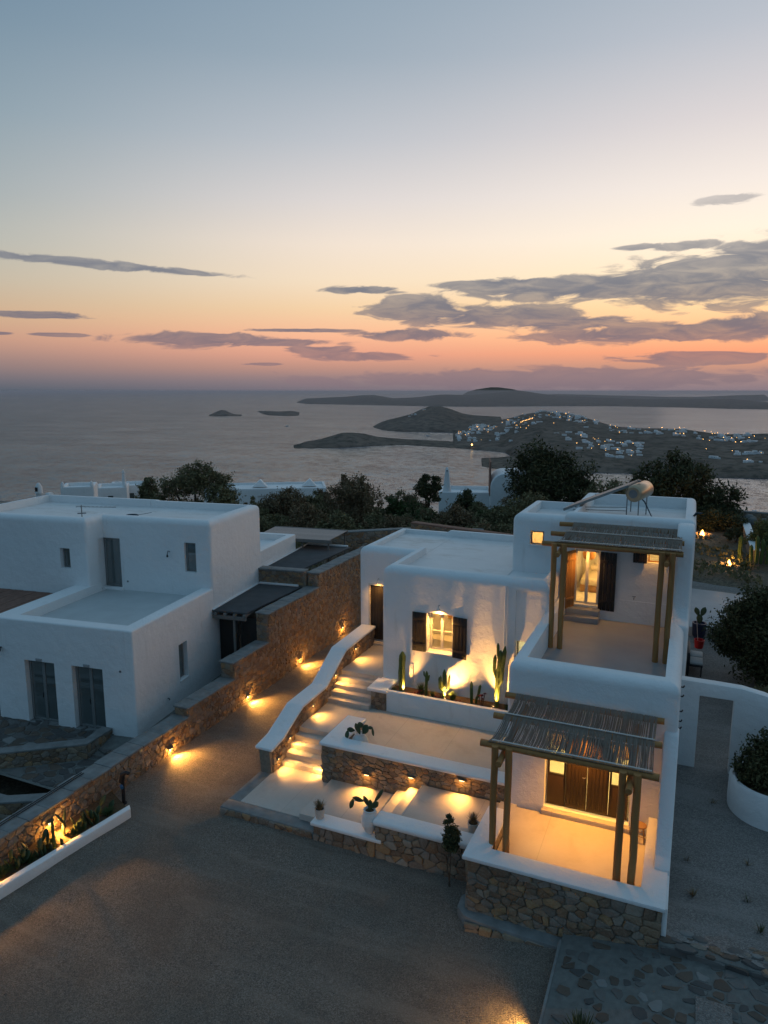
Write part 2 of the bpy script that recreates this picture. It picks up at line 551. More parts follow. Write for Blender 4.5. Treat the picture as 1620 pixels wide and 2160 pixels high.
class MB:
    """collects simple shapes into one mesh"""
    def __init__(s):
        s.bm = bmesh.new()

    def box(s, x0, x1, y0, y1, z0, z1, bev=0.0, rot=None, seg=2):
        tmp = bmesh.new()
        bmesh.ops.create_cube(tmp, size=1)
        for v in tmp.verts:
            v.co = Vector((x0 + (v.co.x + .5) * (x1 - x0), y0 + (v.co.y + .5) * (y1 - y0), z0 + (v.co.z + .5) * (z1 - z0)))
        if bev:
            bmesh.ops.bevel(tmp, geom=list(tmp.edges), offset=bev, segments=seg, affect='EDGES', profile=0.5)
        if rot is not None:
            bmesh.ops.transform(tmp, matrix=rot, verts=tmp.verts)
        s._merge(tmp)
        return s

    def _merge(s, tmp):
        me = D.meshes.new('tmp')
        tmp.to_mesh(me)
        tmp.free()
        s.bm.from_mesh(me)
        D.meshes.remove(me)

    def tube(s, pts, r, n=8, caps=True):
        """r: number or list of radii"""
        pts = [Vector(p) for p in pts]
        rs = r if isinstance(r, (list, tuple)) else [r] * len(pts)
        rings = []
        up = Vector((0, 0, 1))
        prev = None
        for i, p in enumerate(pts):
            d = (pts[min(i + 1, len(pts) - 1)] - pts[max(i - 1, 0)])
            if d.length < 1e-9:
                d = Vector((0, 0, 1))
            d.normalize()
            if prev is None:
                a = d.cross(up) if abs(d.z) < 0.95 else d.cross(Vector((1, 0, 0)))
            else:
                a = prev - d * prev.dot(d)
            a.normalize()
            prev = a
            b = d.cross(a)
            rings.append([s.bm.verts.new(p + (a * math.cos(k * 2 * math.pi / n) + b * math.sin(k * 2 * math.pi / n)) * rs[i]) for k in range(n)])
        for q, w_ in zip(rings, rings[1:]):
            for k in range(n):
                s.bm.faces.new((q[k], q[(k + 1) % n], w_[(k + 1) % n], w_[k]))
        if caps:
            s.bm.faces.new(rings[0][::-1])
            s.bm.faces.new(rings[-1])
        return s

    def lathe(s, prof, cx, cy, n=24, bump=None):
        """prof: (r, z) from bottom to top"""
        rings = []
        for r, z in prof:
            rings.append([s.bm.verts.new((cx + r * math.cos(2 * math.pi * k / n), cy + r * math.sin(2 * math.pi * k / n), z)) for k in range(n)])
        for q, w_ in zip(rings, rings[1:]):
            for k in range(n):
                s.bm.faces.new((q[k], q[(k + 1) % n], w_[(k + 1) % n], w_[k]))
        s.bm.faces.new(rings[0][::-1])
        s.bm.faces.new(rings[-1])
        return s

    def prism(s, poly, axis, a0, a1, bev=0.0, seg=2):
        """poly: 2-D outline, extruded along an axis ('x','y','z') from a0 to a1"""
        tmp = bmesh.new()
        f = {'x': lambda p, a: (a, p[0], p[1]), 'y': lambda p, a: (p[0], a, p[1]), 'z': lambda p, a: (p[0], p[1], a)}[axis]
        A = [tmp.verts.new(f(p, a0)) for p in poly]
        B = [tmp.verts.new(f(p, a1)) for p in poly]
        tmp.faces.new(A)
        tmp.faces.new(B[::-1])
        n = len(poly)
        for i in range(n):
            tmp.faces.new((A[i], B[i], B[(i + 1) % n], A[(i + 1) % n]))
        bmesh.ops.recalc_face_normals(tmp, faces=tmp.faces)
        if bev:
            bmesh.ops.bevel(tmp, geom=list(tmp.edges), offset=bev, segments=seg, affect='EDGES', profile=0.5)
        s._merge(tmp)
        return s

    def quad(s, *ps):
        s.bm.faces.new([s.bm.verts.new(p) for p in ps])
        return s

    def build(s, name, mat, parent=None, smooth=True, angle=32, loc=None, recalc=True):
        if recalc:
            bmesh.ops.recalc_face_normals(s.bm, faces=s.bm.faces)
        me = D.meshes.new(name)
        s.bm.to_mesh(me)
        s.bm.free()
        finish(me, angle, smooth)
        me.materials.append(MAT[mat])
        o = D.objects.new(name, me)
        if loc is not None:
            o.location = loc
        COL.objects.link(o)
        return attach(o, parent)


def structure(o):
    o['kind'] = 'structure'
    return o


def rounded(x0, x1, y0, y1, z0, z1, rt=0.0, rv=0.0, seg=6, skip=''):
    """box with rounded upright corners and a rounded top rim"""
    me = D.meshes.new('solid')
    if not rt and not rv:
        V_ = [(x, y, z) for z in (z0, z1) for x, y in ((x0, y0), (x1, y0), (x1, y1), (x0, y1))]
        me.from_pydata(V_, [], [(3, 2, 1, 0), (4, 5, 6, 7), (0, 1, 5, 4), (1, 2, 6, 5), (2, 3, 7, 6), (3, 0, 4, 7)])
    else:
        levels = [(z0, 0.0)]
        if rt:
            levels += [(z1 - rt + rt * math.sin(R(90 * k / seg)), rt - rt * math.cos(R(90 * k / seg))) for k in range(seg + 1)]
        else:
            levels += [(z1, 0.0)]
        nc = 4
        V_, F_ = [], []
        for z, d in levels:
            r = max(rv - d * .8, 0.02)
            for cx, cy, a0 in ((x1 - d - r, y1 - d - r, 0), (x0 + d + r, y1 - d - r, 90), (x0 + d + r, y0 + d + r, 180), (x1 - d - r, y0 + d + r, 270)):
                for k in range(nc + 1):
                    a = R(a0 + 90 * k / nc)
                    V_.append((cx + r * math.cos(a), cy + r * math.sin(a), z))
        n = 4 * (nc + 1)
        for j in range(len(levels) - 1):
            for k in range(n):
                F_.append((j * n + k, j * n + (k + 1) % n, (j + 1) * n + (k + 1) % n, (j + 1) * n + k))
        F_.append(tuple(range(n))[::-1])
        F_.append(tuple((len(levels) - 1) * n + k for k in range(n)))
        me.from_pydata(V_, [], F_)
    me.update()
    o = D.objects.new('solid', me)
    COL.objects.link(o)
    return o


def carve(name, mat, parent, adds, cuts, angle=32, props=None):
    """union of rounded boxes minus plain boxes, as one finished mesh"""
    base = rounded(*adds[0][:6], **(adds[0][6] if len(adds[0]) > 6 else {}))
    tmp = []
    for a in adds[1:]:
        t_ = rounded(*a[:6], **(a[6] if len(a) > 6 else {}))
        tmp.append(t_)
        md = base.modifiers.new('u', 'BOOLEAN')
        md.operation = 'UNION'
        md.object = t_
        md.solver = 'EXACT'
    for c in cuts:
        if len(c) == 7:
            t_ = rounded(*c[:6], **c[6])
        else:
            t_ = rounded(*c)
        tmp.append(t_)
        md = base.modifiers.new('c', 'BOOLEAN')
        md.operation = 'DIFFERENCE'
        md.object = t_
        md.solver = 'EXACT'
    bpy.context.view_layer.update()
    dg = bpy.context.evaluated_depsgraph_get()
    me = D.meshes.new_from_object(base.evaluated_get(dg))
    for t_ in [base] + tmp:
        m_ = t_.data
        D.objects.remove(t_)
        D.meshes.remove(m_)
    me.name = name
    me.materials.clear()
    me.materials.append(MAT[mat])
    finish(me, angle)
    o = D.objects.new(name, me)
    COL.objects.link(o)
    return attach(o, parent)


def copy_tree(o, loc=None, rotz=None, label=None, scale=None, parent=None):
    c = o.copy()
    COL.objects.link(c)
    if parent is not None:
        c.parent = parent
    for ch in o.children:
        copy_tree(ch, parent=c)
    if o.name in LOCAL:
        LOCAL.add(c.name)
    if loc is not None:
        c.location = loc
    if rotz is not None:
        c.rotation_euler = (0, 0, rotz)
    if scale is not None:
        c.scale = (scale,) * 3 if isinstance(scale, (int, float)) else scale
    if label:
        c['label'] = label
    return c


def spot(parent, loc, target, power, size=110, blend=0.8, col=(1.0, 0.50, 0.12), radius=0.04):
    ld = D.lights.new('lamp_light', 'SPOT')
    ld.energy = power * 4.5
    ld.spot_size = R(size)
    ld.spot_blend = blend
    ld.color = col
    ld.shadow_soft_size = radius
    o = D.objects.new('lamp_light', ld)
    o.location = loc
    d = Vector(target) - Vector(loc)
    o.rotation_euler = d.to_track_quat('-Z', 'Y').to_euler()
    COL.objects.link(o)
    return attach(o, parent)


def point(parent, loc, power, col=(1.0, 0.60, 0.22), radius=0.08):
    ld = D.lights.new('lamp_light', 'POINT')
    ld.energy = power * 2.2
    ld.color = col
    ld.shadow_soft_size = radius
    o = D.objects.new('lamp_light', ld)
    o.location = loc
    COL.objects.link(o)
    return attach(o, parent)


# ---- masonry: each stone an irregular, slightly domed piece standing proud of the mortar
def clip(poly, nx, ny, d):
    """keep the side nx*x+ny*y <= d"""
    out_ = []
    n = len(poly)
    for i in range(n):
        a, b_ = poly[i], poly[(i + 1) % n]
        da, db = nx * a[0] + ny * a[1] - d, nx * b_[0] + ny * b_[1] - d
        if da <= 0:
            out_.append(a)
        if (da < 0 < db) or (db < 0 < da):
            k = da / (da - db)
            out_.append((a[0] + (b_[0] - a[0]) * k, a[1] + (b_[1] - a[1]) * k))
    return out_


def cells(Wd, bot, top, cw, ch, rg, keep=1.0, jit=0.36):
    vmin = min(bot(i / 10 * Wd) for i in range(11))
    vmax = max(top(i / 10 * Wd) for i in range(11))
    sites = []
    v = vmin + ch * 0.5
    while v < vmax + ch * .3:
        u = rg.uniform(-.3, .5) * cw
        while u < Wd:
            su = u + rg.uniform(-jit, jit) * cw * .7
            sv = v + rg.uniform(-jit, jit) * ch
            if 0.12 * cw < su < Wd - 0.12 * cw and bot(su) + .18 * ch < sv < top(su) - .18 * ch:
                sites.append((su, sv))
            u += cw * rg.choice((.5, .75, 1.0, 1.2, 1.55)) * rg.uniform(.85, 1.15)
        v += ch * rg.uniform(0.78, 1.22)
    asp = cw / ch
    out_ = []
    G = {}
    for i, (a, b_) in enumerate(sites):
        G.setdefault((int(a // (2 * cw)), int(b_ // (2 * ch))), []).append(i)
    for i, (a, b_) in enumerate(sites):
        poly = [(a - 1.5 * cw, b_ - 1.3 * ch), (a + 1.5 * cw, b_ - 1.3 * ch), (a + 1.5 * cw, b_ + 1.3 * ch), (a - 1.5 * cw, b_ + 1.3 * ch)]
        gi, gj = int(a // (2 * cw)), int(b_ // (2 * ch))
        for p in (-1, 0, 1):
            for q in (-1, 0, 1):
                for j in G.get((gi + p, gj + q), ()):
                    if j == i:
                        continue
                    c, d_ = sites[j]
                    # bisector in a space where u is squeezed by the aspect
                    nx, ny = (c - a) / asp ** 2, (d_ - b_)
                    mx, my = (a + c) / 2, (b_ + d_) / 2
                    poly = clip(poly, nx, ny, nx * mx + ny * my)
                    if len(poly) < 3:
                        break
        e = 0.02
        ts = (top(a + e) - top(a - e)) / (2 * e)
        poly = clip(poly, -ts, 1, top(a) - ts * a)
        bs = (bot(a + e) - bot(a - e)) / (2 * e)
        poly = clip(poly, bs, -1, -(bot(a) - bs * a))
        poly = clip(poly, -1, 0, 0)
        poly = clip(poly, 1, 0, Wd)
        if len(poly) >= 3:
            out_.append(((a, b_), poly))
    return out_


def stone_mesh(poly, gap, depth, rg, rough=0.012, flat=0.0):
    """poly in the wall plane -> (centre, verts (u,v,n), faces)"""
    n = len(poly)
    cu = sum(p[0] for p in poly) / n
    cv = sum(p[1] for p in poly) / n
    rad = sum(math.hypot(p[0] - cu, p[1] - cv) for p in poly) / n
    if rad < gap * 1.6:
        return None
    # round the corners off: replace each corner by two points
    pts = []
    for i in range(n):
        a, b_, c = poly[i - 1], poly[i], poly[(i + 1) % n]
        k = 0.15
        pts.append((b_[0] + (a[0] - b_[0]) * k, b_[1] + (a[1] - b_[1]) * k))
        pts.append((b_[0] + (c[0] - b_[0]) * k, b_[1] + (c[1] - b_[1]) * k))
    if len(pts) > 12:
        pts = pts[::2]
    m_ = len(pts)
    s1 = 1 - gap / rad
    ring0 = [((p[0] - cu) * s1 + rg.uniform(-rough, rough), (p[1] - cv) * s1 + rg.uniform(-rough, rough)) for p in pts]
    s2 = 0.90
    V_ = [(p[0], p[1], -0.02) for p in ring0]
    V_ += [(p[0], p[1], depth * rg.uniform(.55, .8)) for p in ring0]
    tu, tv = rg.uniform(-.12, .12), rg.uniform(-.12, .12)
    V_ += [(p[0] * s2, p[1] * s2, depth * (1 - flat * 0) + p[0] * tu + p[1] * tv) for p in ring0]
    V_.append((rg.uniform(-.15, .15) * rad, rg.uniform(-.15, .15) * rad, depth * rg.uniform(.98, 1.12)))
    F_ = []
    for k in range(m_):
        k2 = (k + 1) % m_
        F_.append((k, k2, m_ + k2, m_ + k))
        F_.append((m_ + k, m_ + k2, 2 * m_ + k2, 2 * m_ + k))
        F_.append((2 * m_ + k, 2 * m_ + k2, 3 * m_))
    return (cu, cv), V_, F_


def masonry(parent, O, U, V, N, Wd, bot, top, cw=0.3, ch=0.19, depth=0.05, gap=0.010, mat='field_stone', limit=300,
            seed=1, name='stone', near=None):
    """faces a wall with stones; the first `limit` nearest ones are parts, the rest one joined part"""
    rg = random.Random(seed)
    b_ = bot if callable(bot) else (lambda u: bot)
    t_ = top if callable(top) else (lambda u: top)
    O, U, V, N = Vector(O), Vector(U), Vector(V), Vector(N)
    got = []
    for site, poly in cells(Wd, b_, t_, cw, ch, rg):
        s_ = stone_mesh(poly, gap, depth * rg.uniform(.7, 1.35), rg)
        if s_:
            (cu, cv), V_, F_ = s_
            c = O + U * cu + V * cv
            VV = [U * a + V * e + N * k for a, e, k in V_]
            got.append((c, VV, F_))
    if near is not None:
        got.sort(key=lambda g: (g[0] - Vector(near)).length)
    flip = U.cross(V).dot(N) < 0
    rest_v, rest_f = [], []
    for i, (c, VV, F_) in enumerate(got):
        if flip:
            F_ = [f[::-1] for f in F_]
        if i < limit:
            mesh_obj(name, VV, F_, mat, parent, angle=50, loc=c)
        else:
            k = len(rest_v)
            rest_v += [c + v for v in VV]
            rest_f += [tuple(q + k for q in f) for f in F_]
    if rest_v:
        o = mesh_obj(name + '_courses', rest_v, rest_f, mat, parent, angle=50)
        o['kind'] = 'stuff'
    return len(got)


def sheet(name, mat, x0, x1, y0, y1, zf, step=0.5, kind='structure'):
    nx, ny = max(1, int((x1 - x0) / step)), max(1, int((y1 - y0) / step))
    V_, F_ = [], []
    for j in range(ny + 1):
        for i in range(nx + 1):
            x, y = x0 + (x1 - x0) * i / nx, y0 + (y1 - y0) * j / ny
            V_.append((x, y, zf(x, y)))
    for j in range(ny):
        for i in range(nx):
            a = j * (nx + 1) + i
            F_.append((a, a + 1, a + nx + 2, a + nx + 1))
    o = mesh_obj(name, V_, F_, mat, angle=80)
    o['kind'] = kind
    return o


def ss(x, a, b):
    t_ = max(0, min(1, (x - a) / (b - a)))
    return t_ * t_ * (3 - 2 * t_)


def nz(x, y, s=1.0, z=0.0):
    return noise.noise(Vector((x * s, y * s, z)))


# ---- joinery in a wall that faces -y (rotate the part for other walls)
def glazed(parent, name, x0, x1, z0, z1, y, frame_mat, pane_mat, nx=1, nz_=1, fr=0.06, dp=0.05, label=None, rz=None, origin=None, bars=0.035, solid_low=0.0, bevel=0.006):
    b = MB()
    ox, oy, oz = origin or (0, 0, 0)
    b.box(x0, x0 + fr, y, y + dp, z0, z1, bevel)
    b.box(x1 - fr, x1, y, y + dp, z0, z1, bevel)
    b.box(x0 + fr - .002, x1 - fr + .002, y + .003, y + dp - .003, z0, z0 + fr, bevel)
    b.box(x0 + fr - .002, x1 - fr + .002, y + .003, y + dp - .003, z1 - fr, z1, bevel)
    for i in range(1, nx):
        c = x0 + (x1 - x0) * i / nx
        b.box(c - fr * .75, c + fr * .75, y - .004, y + dp - .006, z0 + fr - .003, z1 - fr + .003, bevel)
    for j in range(1, nz_):
        c = z0 + (z1 - z0) * j / nz_
        b.box(x0 + fr - .003, x1 - fr + .003, y + .008, y + dp - .01, c - bars / 2, c + bars / 2)
    o = b.build(name, frame_mat, parent)
    if label:
        o['label'] = label
    w_ = (x1 - x0) / nx
    for i in range(nx):
        g = MB().box(x0 + w_ * i + fr * .8, x0 + w_ * (i + 1) - fr * .8, y + dp * .45, y + dp * .55, z0 + fr * .9, z1 - fr * .9)
        g.build('pane', pane_mat, o, smooth=False)
    if rz is not None:
        o.rotation_euler = (0, 0, rz)
        o.location = origin
    return o


def shutter(parent, x0, x1, z0, z1, y, mat='dark_shutter', boards=4, name='shutter', th=0.035, ang=0.0, hinge=None):
    """a ledged board shutter; boards are its pieces"""
    o = D.objects.new(name, None)
    o.empty_display_size = .1
    COL.objects.link(o)
    attach(o, parent)
    for f in (.16, .84):
        zc = z0 + (z1 - z0) * f
        MB().box(x0 + .02, x1 - .02, y - .022, y - .001, zc - .045, zc + .045, .004).build('ledge', mat, o)
    w_ = (x1 - x0) / boards
    for i in range(boards):
        MB().box(x0 + w_ * i + .004, x0 + w_ * (i + 1) - .004, y, y + th, z0, z1, .006).build('board', mat, o)
    if hinge is not None:
        hx_, hy_ = hinge
        M_ = Matrix.Translation((hx_, hy_, 0)) @ Matrix.Rotation(ang, 4, 'Z') @ Matrix.Translation((-hx_, -hy_, 0))
        o.matrix_parent_inverse = o.matrix_parent_inverse @ M_
        # children follow: their inverse was taken before the turn
    return o

# ================================================================== THE SETTING
def mound(x, y):
    """ground of the hill under and behind the houses"""
    r = math.hypot(x, y)
    z = -1.5 + ss(y, 33, 42) * (3.3 + ss(x, -12, 2) * 0.3)
    if r > 62:
        z -= (r - 62) * 0.188
    z += nz(x, y, .12) * .25 + nz(x, y, .015, 5) * min(r, 300) * .01
    return z


V_, F_ = [], []
RAD = [4, 10, 16, 22, 28, 31, 34, 37, 40, 43, 46, 50, 54, 58, 62, 66, 72, 80, 90, 105, 125, 150, 180, 220, 270, 330, 400, 470, 540, 600, 640]
NA = 96
for r in RAD:
    for k in range(NA + 1):
        a = R(-100 + 160 * k / NA)
        x, y = r * math.sin(a), r * math.cos(a)
        V_.append((x, y, mound(x, y)))
for j in range(len(RAD) - 1):
    for k in range(NA):
        a = j * (NA + 1) + k
        F_.append((a, a + 1, a + NA + 2, a + NA + 1))
structure(mesh_obj('hillside', V_, F_, 'field_soil', angle=90))

SEA = -97.0
V_ = [(43000 * math.cos(2 * math.pi * k / 96), 43000 * math.sin(2 * math.pi * k / 96), SEA) for k in range(96)]
structure(mesh_obj('sea', V_, [tuple(range(96))], 'sea_water', smooth=False))

# far land: (bearing, distance of the near shore, distance of the ridge, height of the ridge)
LANDS = [
    ('island_peak',[(-17.3,8600,9300,-47.4),(-16.72,8600,9300,0.5),(-16.13,8600,9300,28.1),(-15.54,8600,9300,42.3),(-14.96,8600,9300,56.4),(-14.37,8600,9300,53.5),(-13.79,8600,9300,44.0),(-13.2,8600,9300,30.7),(-12.62,8600,9300,2.4),(-12.03,8600,9300,-34.7)]),
    ('island_ridge',[(-30.36,6792,6822,-93.1),(-29.6,6034,6734,-60.1),(-28.83,5953,6749,-55.9),(-28.07,5876,6765,-51.7),(-27.3,5801,6780,-47.4),(-26.53,5729,6795,-43.1),(-25.76,5660,6811,-37.1),(-24.99,5586,6826,-28.1),(-24.22,5504,6841,-28.7),(-23.45,5426,6857,-43.4),(-22.68,5351,6872,-58.1),(-21.91,5279,6887,-55.4),(-21.14,5209,6902,-51.9),(-20.37,5143,6918,-44.6),(-19.6,5098,6933,-33.7),(-18.84,5071,6948,-23.4),(-18.07,5046,6964,-24.7),(-17.31,5022,6979,-26.1),(-16.55,5000,6994,-27.4),(-15.79,5009,7026,-22.2),(-15.04,5039,7066,-13.1),(-14.28,5070,7107,-3.9),(-13.54,5102,7148,5.4),(-12.79,5135,7189,14.7),(-12.05,5169,7172,3.8),(-11.31,5204,7132,-12.8),(-10.57,5235,7093,-23.6),(-9.83,5250,7054,-34.2),(-9.11,5267,7015,-39.0),(-8.38,5284,6975,-42.4),(-7.67,5303,6936,-45.7),(-6.95,5322,6897,-48.8),(-6.24,5342,6858,-51.7),(-5.54,5362,6818,-54.6),(-4.84,5323,6779,-57.3),(-4.15,5280,6740,-60.0),(-3.47,5239,6701,-61.0),(-2.79,5200,6661,-60.3),(-2.11,5162,6622,-59.5),(-1.45,5126,6583,-58.8),(-0.79,5092,6544,-58.0),(-0.13,5047,6504,-57.2),(0.52,4995,6465,-56.5),(1.16,4946,6426,-55.5),(1.79,4898,6387,-52.8),(2.42,4853,6347,-51.7),(3.05,4814,6308,-58.5),(3.67,4802,6269,-65.1),(4.28,4790,6230,-69.3),(4.88,4779,6200,-72.6)]),
    ('island_low_ridge',[(-11.49,8600,9000,-44.5),(-10.12,8600,9000,-28.1),(-8.77,8600,9000,-32.7),(-7.43,8600,9000,-37.2),(-6.11,8600,9000,-42.1),(-4.8,8600,9000,-46.9),(-3.52,8600,9000,-52.3),(-2.26,8600,9000,-57.7),(-1.01,8600,9000,-57.6),(0.2,8600,9000,-57.0),(1.4,8600,9000,-48.2),(2.57,8600,9000,-38.8),(3.72,8600,9000,-33.6),(4.84,8600,9000,-28.5)]),
    ('islet_rock',[(-37.17,3203,3350,-96.5),(-36.84,3199,3350,-89.8),(-36.51,3195,3350,-80.2),(-36.18,3191,3350,-74.1),(-35.86,3187,3350,-76.4),(-35.54,3183,3350,-85.8),(-35.22,3179,3350,-93.7),(-34.89,3175,3350,-96.5),(-34.57,3171,3350,-96.5)]),
    ('islet_reef',[(-33.42,3882,3912,-95.3),(-33.0,3459,3600,-86.8),(-32.59,3256,3600,-87.0),(-32.17,3218,3600,-88.6),(-31.76,3180,3600,-91.4),(-31.34,3144,3600,-89.8),(-30.92,3157,3600,-87.5),(-30.5,3174,3600,-90.5),(-30.09,3192,3600,-96.5)]),
    ('headland_low',[(-30.74,1378,1440,-96.5),(-30.17,1378,1451,-93.8),(-29.6,1379,1462,-89.5),(-29.04,1380,1472,-88.2),(-28.47,1380,1483,-86.2),(-27.9,1381,1494,-82.6),(-27.33,1385,1501,-78.7),(-26.77,1394,1504,-74.8),(-26.2,1402,1507,-74.5),(-25.63,1411,1510,-75.1),(-25.06,1418,1513,-77.1),(-24.49,1425,1516,-80.4),(-23.93,1431,1519,-84.1),(-23.36,1438,1522,-86.1),(-22.79,1445,1525,-87.5),(-22.22,1453,1528,-88.9),(-21.65,1455,1529,-90.0),(-21.08,1442,1527,-90.8),(-20.51,1430,1525,-91.5),(-19.94,1418,1523,-92.2),(-19.37,1407,1521,-93.2),(-18.8,1396,1519,-94.2),(-18.24,1385,1518,-95.2),(-17.67,1374,1516,-96.5),(-17.1,1363,1514,-96.5),(-16.54,1353,1512,-96.5),(-15.98,1343,1510,-96.5),(-15.41,1332,1508,-96.5),(-14.85,1322,1506,-96.5),(-14.29,1311,1504,-96.5),(-13.74,1302,1502,-96.5),(-13.18,1292,1500,-96.5)]),
    ('headland_hill',[(-24.31,2177,2207,-96.5),(-23.86,2082,2205,-87.1),(-23.41,1995,2222,-81.1),(-22.95,1973,2239,-76.0),(-22.5,1952,2256,-72.5),(-22.05,1932,2273,-69.0),(-21.6,1925,2290,-64.6),(-21.15,1926,2307,-59.8),(-20.7,1926,2324,-51.4),(-20.25,1927,2340,-43.5),(-19.8,1924,2350,-37.7),(-19.35,1916,2350,-37.7),(-18.9,1909,2350,-37.7),(-18.46,1901,2350,-41.8),(-18.01,1894,2350,-47.0),(-17.56,1888,2350,-54.2),(-17.11,1883,2350,-60.9),(-16.66,1878,2350,-63.7),(-16.21,1874,2350,-66.5),(-15.77,1872,2350,-67.6),(-15.32,1870,2350,-68.8),(-14.88,1868,2350,-69.9),(-14.44,1866,2350,-71.0),(-13.99,1864,2350,-72.1)]),
    ('town_hill',[(-17.89,1396,1750,-94.7),(-17.29,1378,1804,-86.4),(-16.69,1361,1857,-78.3),(-16.09,1344,1902,-72.0),(-15.49,1331,1913,-70.4),(-14.89,1319,1924,-68.7),(-14.3,1307,1934,-66.0),(-13.7,1292,1945,-62.9),(-13.11,1195,1956,-58.1),(-12.53,1050,1967,-52.9),(-11.94,1035,1977,-49.0),(-11.36,1021,1988,-45.2),(-10.78,1007,1999,-42.3),(-10.2,994,1961,-42.7),(-9.62,982,1919,-43.3),(-9.04,984,1876,-44.8),(-8.46,987,1833,-47.4),(-7.89,990,1790,-50.1),(-7.31,992,1747,-54.2),(-6.74,995,1704,-58.1),(-6.17,997,1661,-61.1),(-5.61,998,1618,-63.9),(-5.05,999,1594,-65.1),(-4.49,1000,1583,-65.3),(-3.95,1002,1572,-65.5),(-3.4,1003,1561,-65.1),(-2.86,1002,1551,-64.3),(-2.33,1000,1540,-63.5),(-1.79,999,1529,-62.9),(-1.26,999,1519,-62.4),(-0.74,998,1508,-62.0),(-0.21,997,1498,-63.2),(0.31,996,1491,-64.8),(0.83,996,1484,-66.3),(1.34,995,1477,-67.7),(1.85,996,1470,-69.1),(2.35,998,1463,-68.5),(2.85,1000,1456,-67.8),(3.34,1003,1449,-66.8),(3.83,1005,1442,-65.4),(4.31,1007,1435,-64.0),(4.78,1010,1428,-62.6),(5.26,1012,1421,-62.0),(5.73,1015,1414,-61.8),(6.2,1017,1407,-61.5),(6.66,1020,1400,-61.2)]),
    ('shore_spit',[(-15.69,1054,1150,-96.5),(-15.17,1035,1150,-96.5),(-14.65,1018,1150,-96.5),(-14.13,1015,1150,-96.0),(-13.61,1013,1150,-93.7),(-13.09,1011,1150,-91.6),(-12.57,1009,1150,-90.7),(-12.06,1007,1150,-89.9)]),
]
LAND = {}


def land_point(rows, q, s):
    """q: fractional index along the ridge, s: 0 near shore .. 1 ridge .. 1.5 far shore"""
    i = max(0, min(len(rows) - 2, int(q)))
    f = min(1, max(0, q - i))
    b0 = [rows[i][k] + (rows[i + 1][k] - rows[i][k]) * f for k in range(4)]
    az_, dn, dr, zr = b0
    if s <= 1:
        d_ = dn + (dr - dn) * s
        h = (zr - SEA) * (0.06 + 0.94 * s ** 0.8) if s > 0 else -4
    else:
        d_ = dr + (s - 1) * max(60, (dr - dn)) * 1.2
        h = (zr - SEA) * max(-.1, math.cos((s - 1) * 3.3))
        if s > 1.49:
            h = -4
    x, y = d_ * math.sin(R(az_)), d_ * math.cos(R(az_))
    if 0 < s < 1.49:
        amp = (zr - SEA) * 0.10 * math.sin(math.pi * min(1, s)) + min(2.0, (zr - SEA) * .03)
        h += (nz(x, y, 1 / 140, 3) + .6 * nz(x, y, 1 / 50, 8)) * amp
    return Vector((x, y, SEA + h))


SS = [0, .02, .08, .16, .26, .38, .5, .62, .74, .85, .93, 1, 1.1, 1.25, 1.5]
for nm, rows in LANDS:
    LAND[nm] = rows
    V_, F_ = [], []
    sub = 3
    nq = (len(rows) - 1) * sub
    for j in range(nq + 1):
        for s in SS:
            p = land_point(rows, j / sub, s)
            if j in (0, nq):
                p.z = min(p.z, SEA - 1 + (p.z - SEA) * .3)
            V_.append(p)
    m_ = len(SS)
    for j in range(nq):
        for i in range(m_ - 1):
            a = j * m_ + i
            F_.append((a, a + m_, a + m_ + 1, a + 1))
    structure(mesh_obj(nm, V_, F_, 'dry_hills', angle=60))

# ---- gravel yard and lane
def yard_z(x, y):
    z = 0.0 + 0.20 * ss(y, 14.0, 16.0) * ss(x, -14.5, -12.2)
    z += 0.25 * ss(x, -4.6, -1.6) * ss(y, 10, 14)
    z += nz(x, y, .35) * .05 + nz(x, y, 1.4, 4) * .012
    z -= .04 * ss(-x, 15.2, 16.2)
    return z


sheet('gravel_yard', 'yard_gravel', -16.4, 0.5, 3.5, 36.5, yard_z, 0.25)


def path_z(x, y):
    return 1.0 + ss(y, 17, 26) * .2 + ss(y, 26, 44) * 0.9 + ss(y, 44, 62) * .5 + nz(x, y, .5) * .03


sheet('gravel_path', 'path_gravel', 0.12, 9, 14.95, 43.2, path_z, 0.5)
sheet('bare_field', 'field_soil', 0.12, 9, 43.2, 62, lambda x, y: path_z(x, y) + .03, 0.5)


def low_z(x, y):
    return -0.28 + .36 * ss(y, 17.2, 19.0)


sheet('paved_passage', 'pale_mortar', -30, -16.8, 15.4, 33, low_z, 0.5)
sheet('lower_paving', 'pale_mortar', -30, -16.8, 6, 15.4, lambda x, y: -1.1, 1.0)

# ================================================================== THE MAIN HOUSE
house = thing('white_house', 'white cubic house with rounded parapets, dark shutters and lit windows on the right', 'house', (-3, 24, 0))
WT, HT = 0.45, 0.3
# single storey block with the shuttered window, and the wing with the narrow door
carve('wall', 'plaster', house,
      [(-10.1, -4.02, 23.2, 30.9, 0.0, 6.38, dict(rt=.30, rv=.09, skip='')),
       (-12.5, -8.8, 26.3, 30.9, 0.0, 6.28, dict(rt=.30, rv=.12))],
      [(-9.68, -4.3, 23.68, 30.45, 6.08, 7.0), (-12.05, -9.2, 26.75, 30.45, 6.08, 7.0),
       (-8.33, -7.39, 23.0, 23.7, 3.36, 4.82), (-9.3, -6.4, 23.62, 26.6, 2.45, 5.3),
       (-5.12, -4.55, 23.0, 23.7, 3.1, 4.2), (-5.5, -4.25, 23.62, 25.0, 2.4, 4.9),
       (-12.1, -11.1, 26.0, 26.5, 2.18, 4.72),
       (-5.14, -4.32, 23.0, 23.27, 1.0, 6.0)])
o = MB().box(-9.70, -5.8, 23.66, 30.47, 6.0, 6.10).build('roof', 'roof_coat', house)
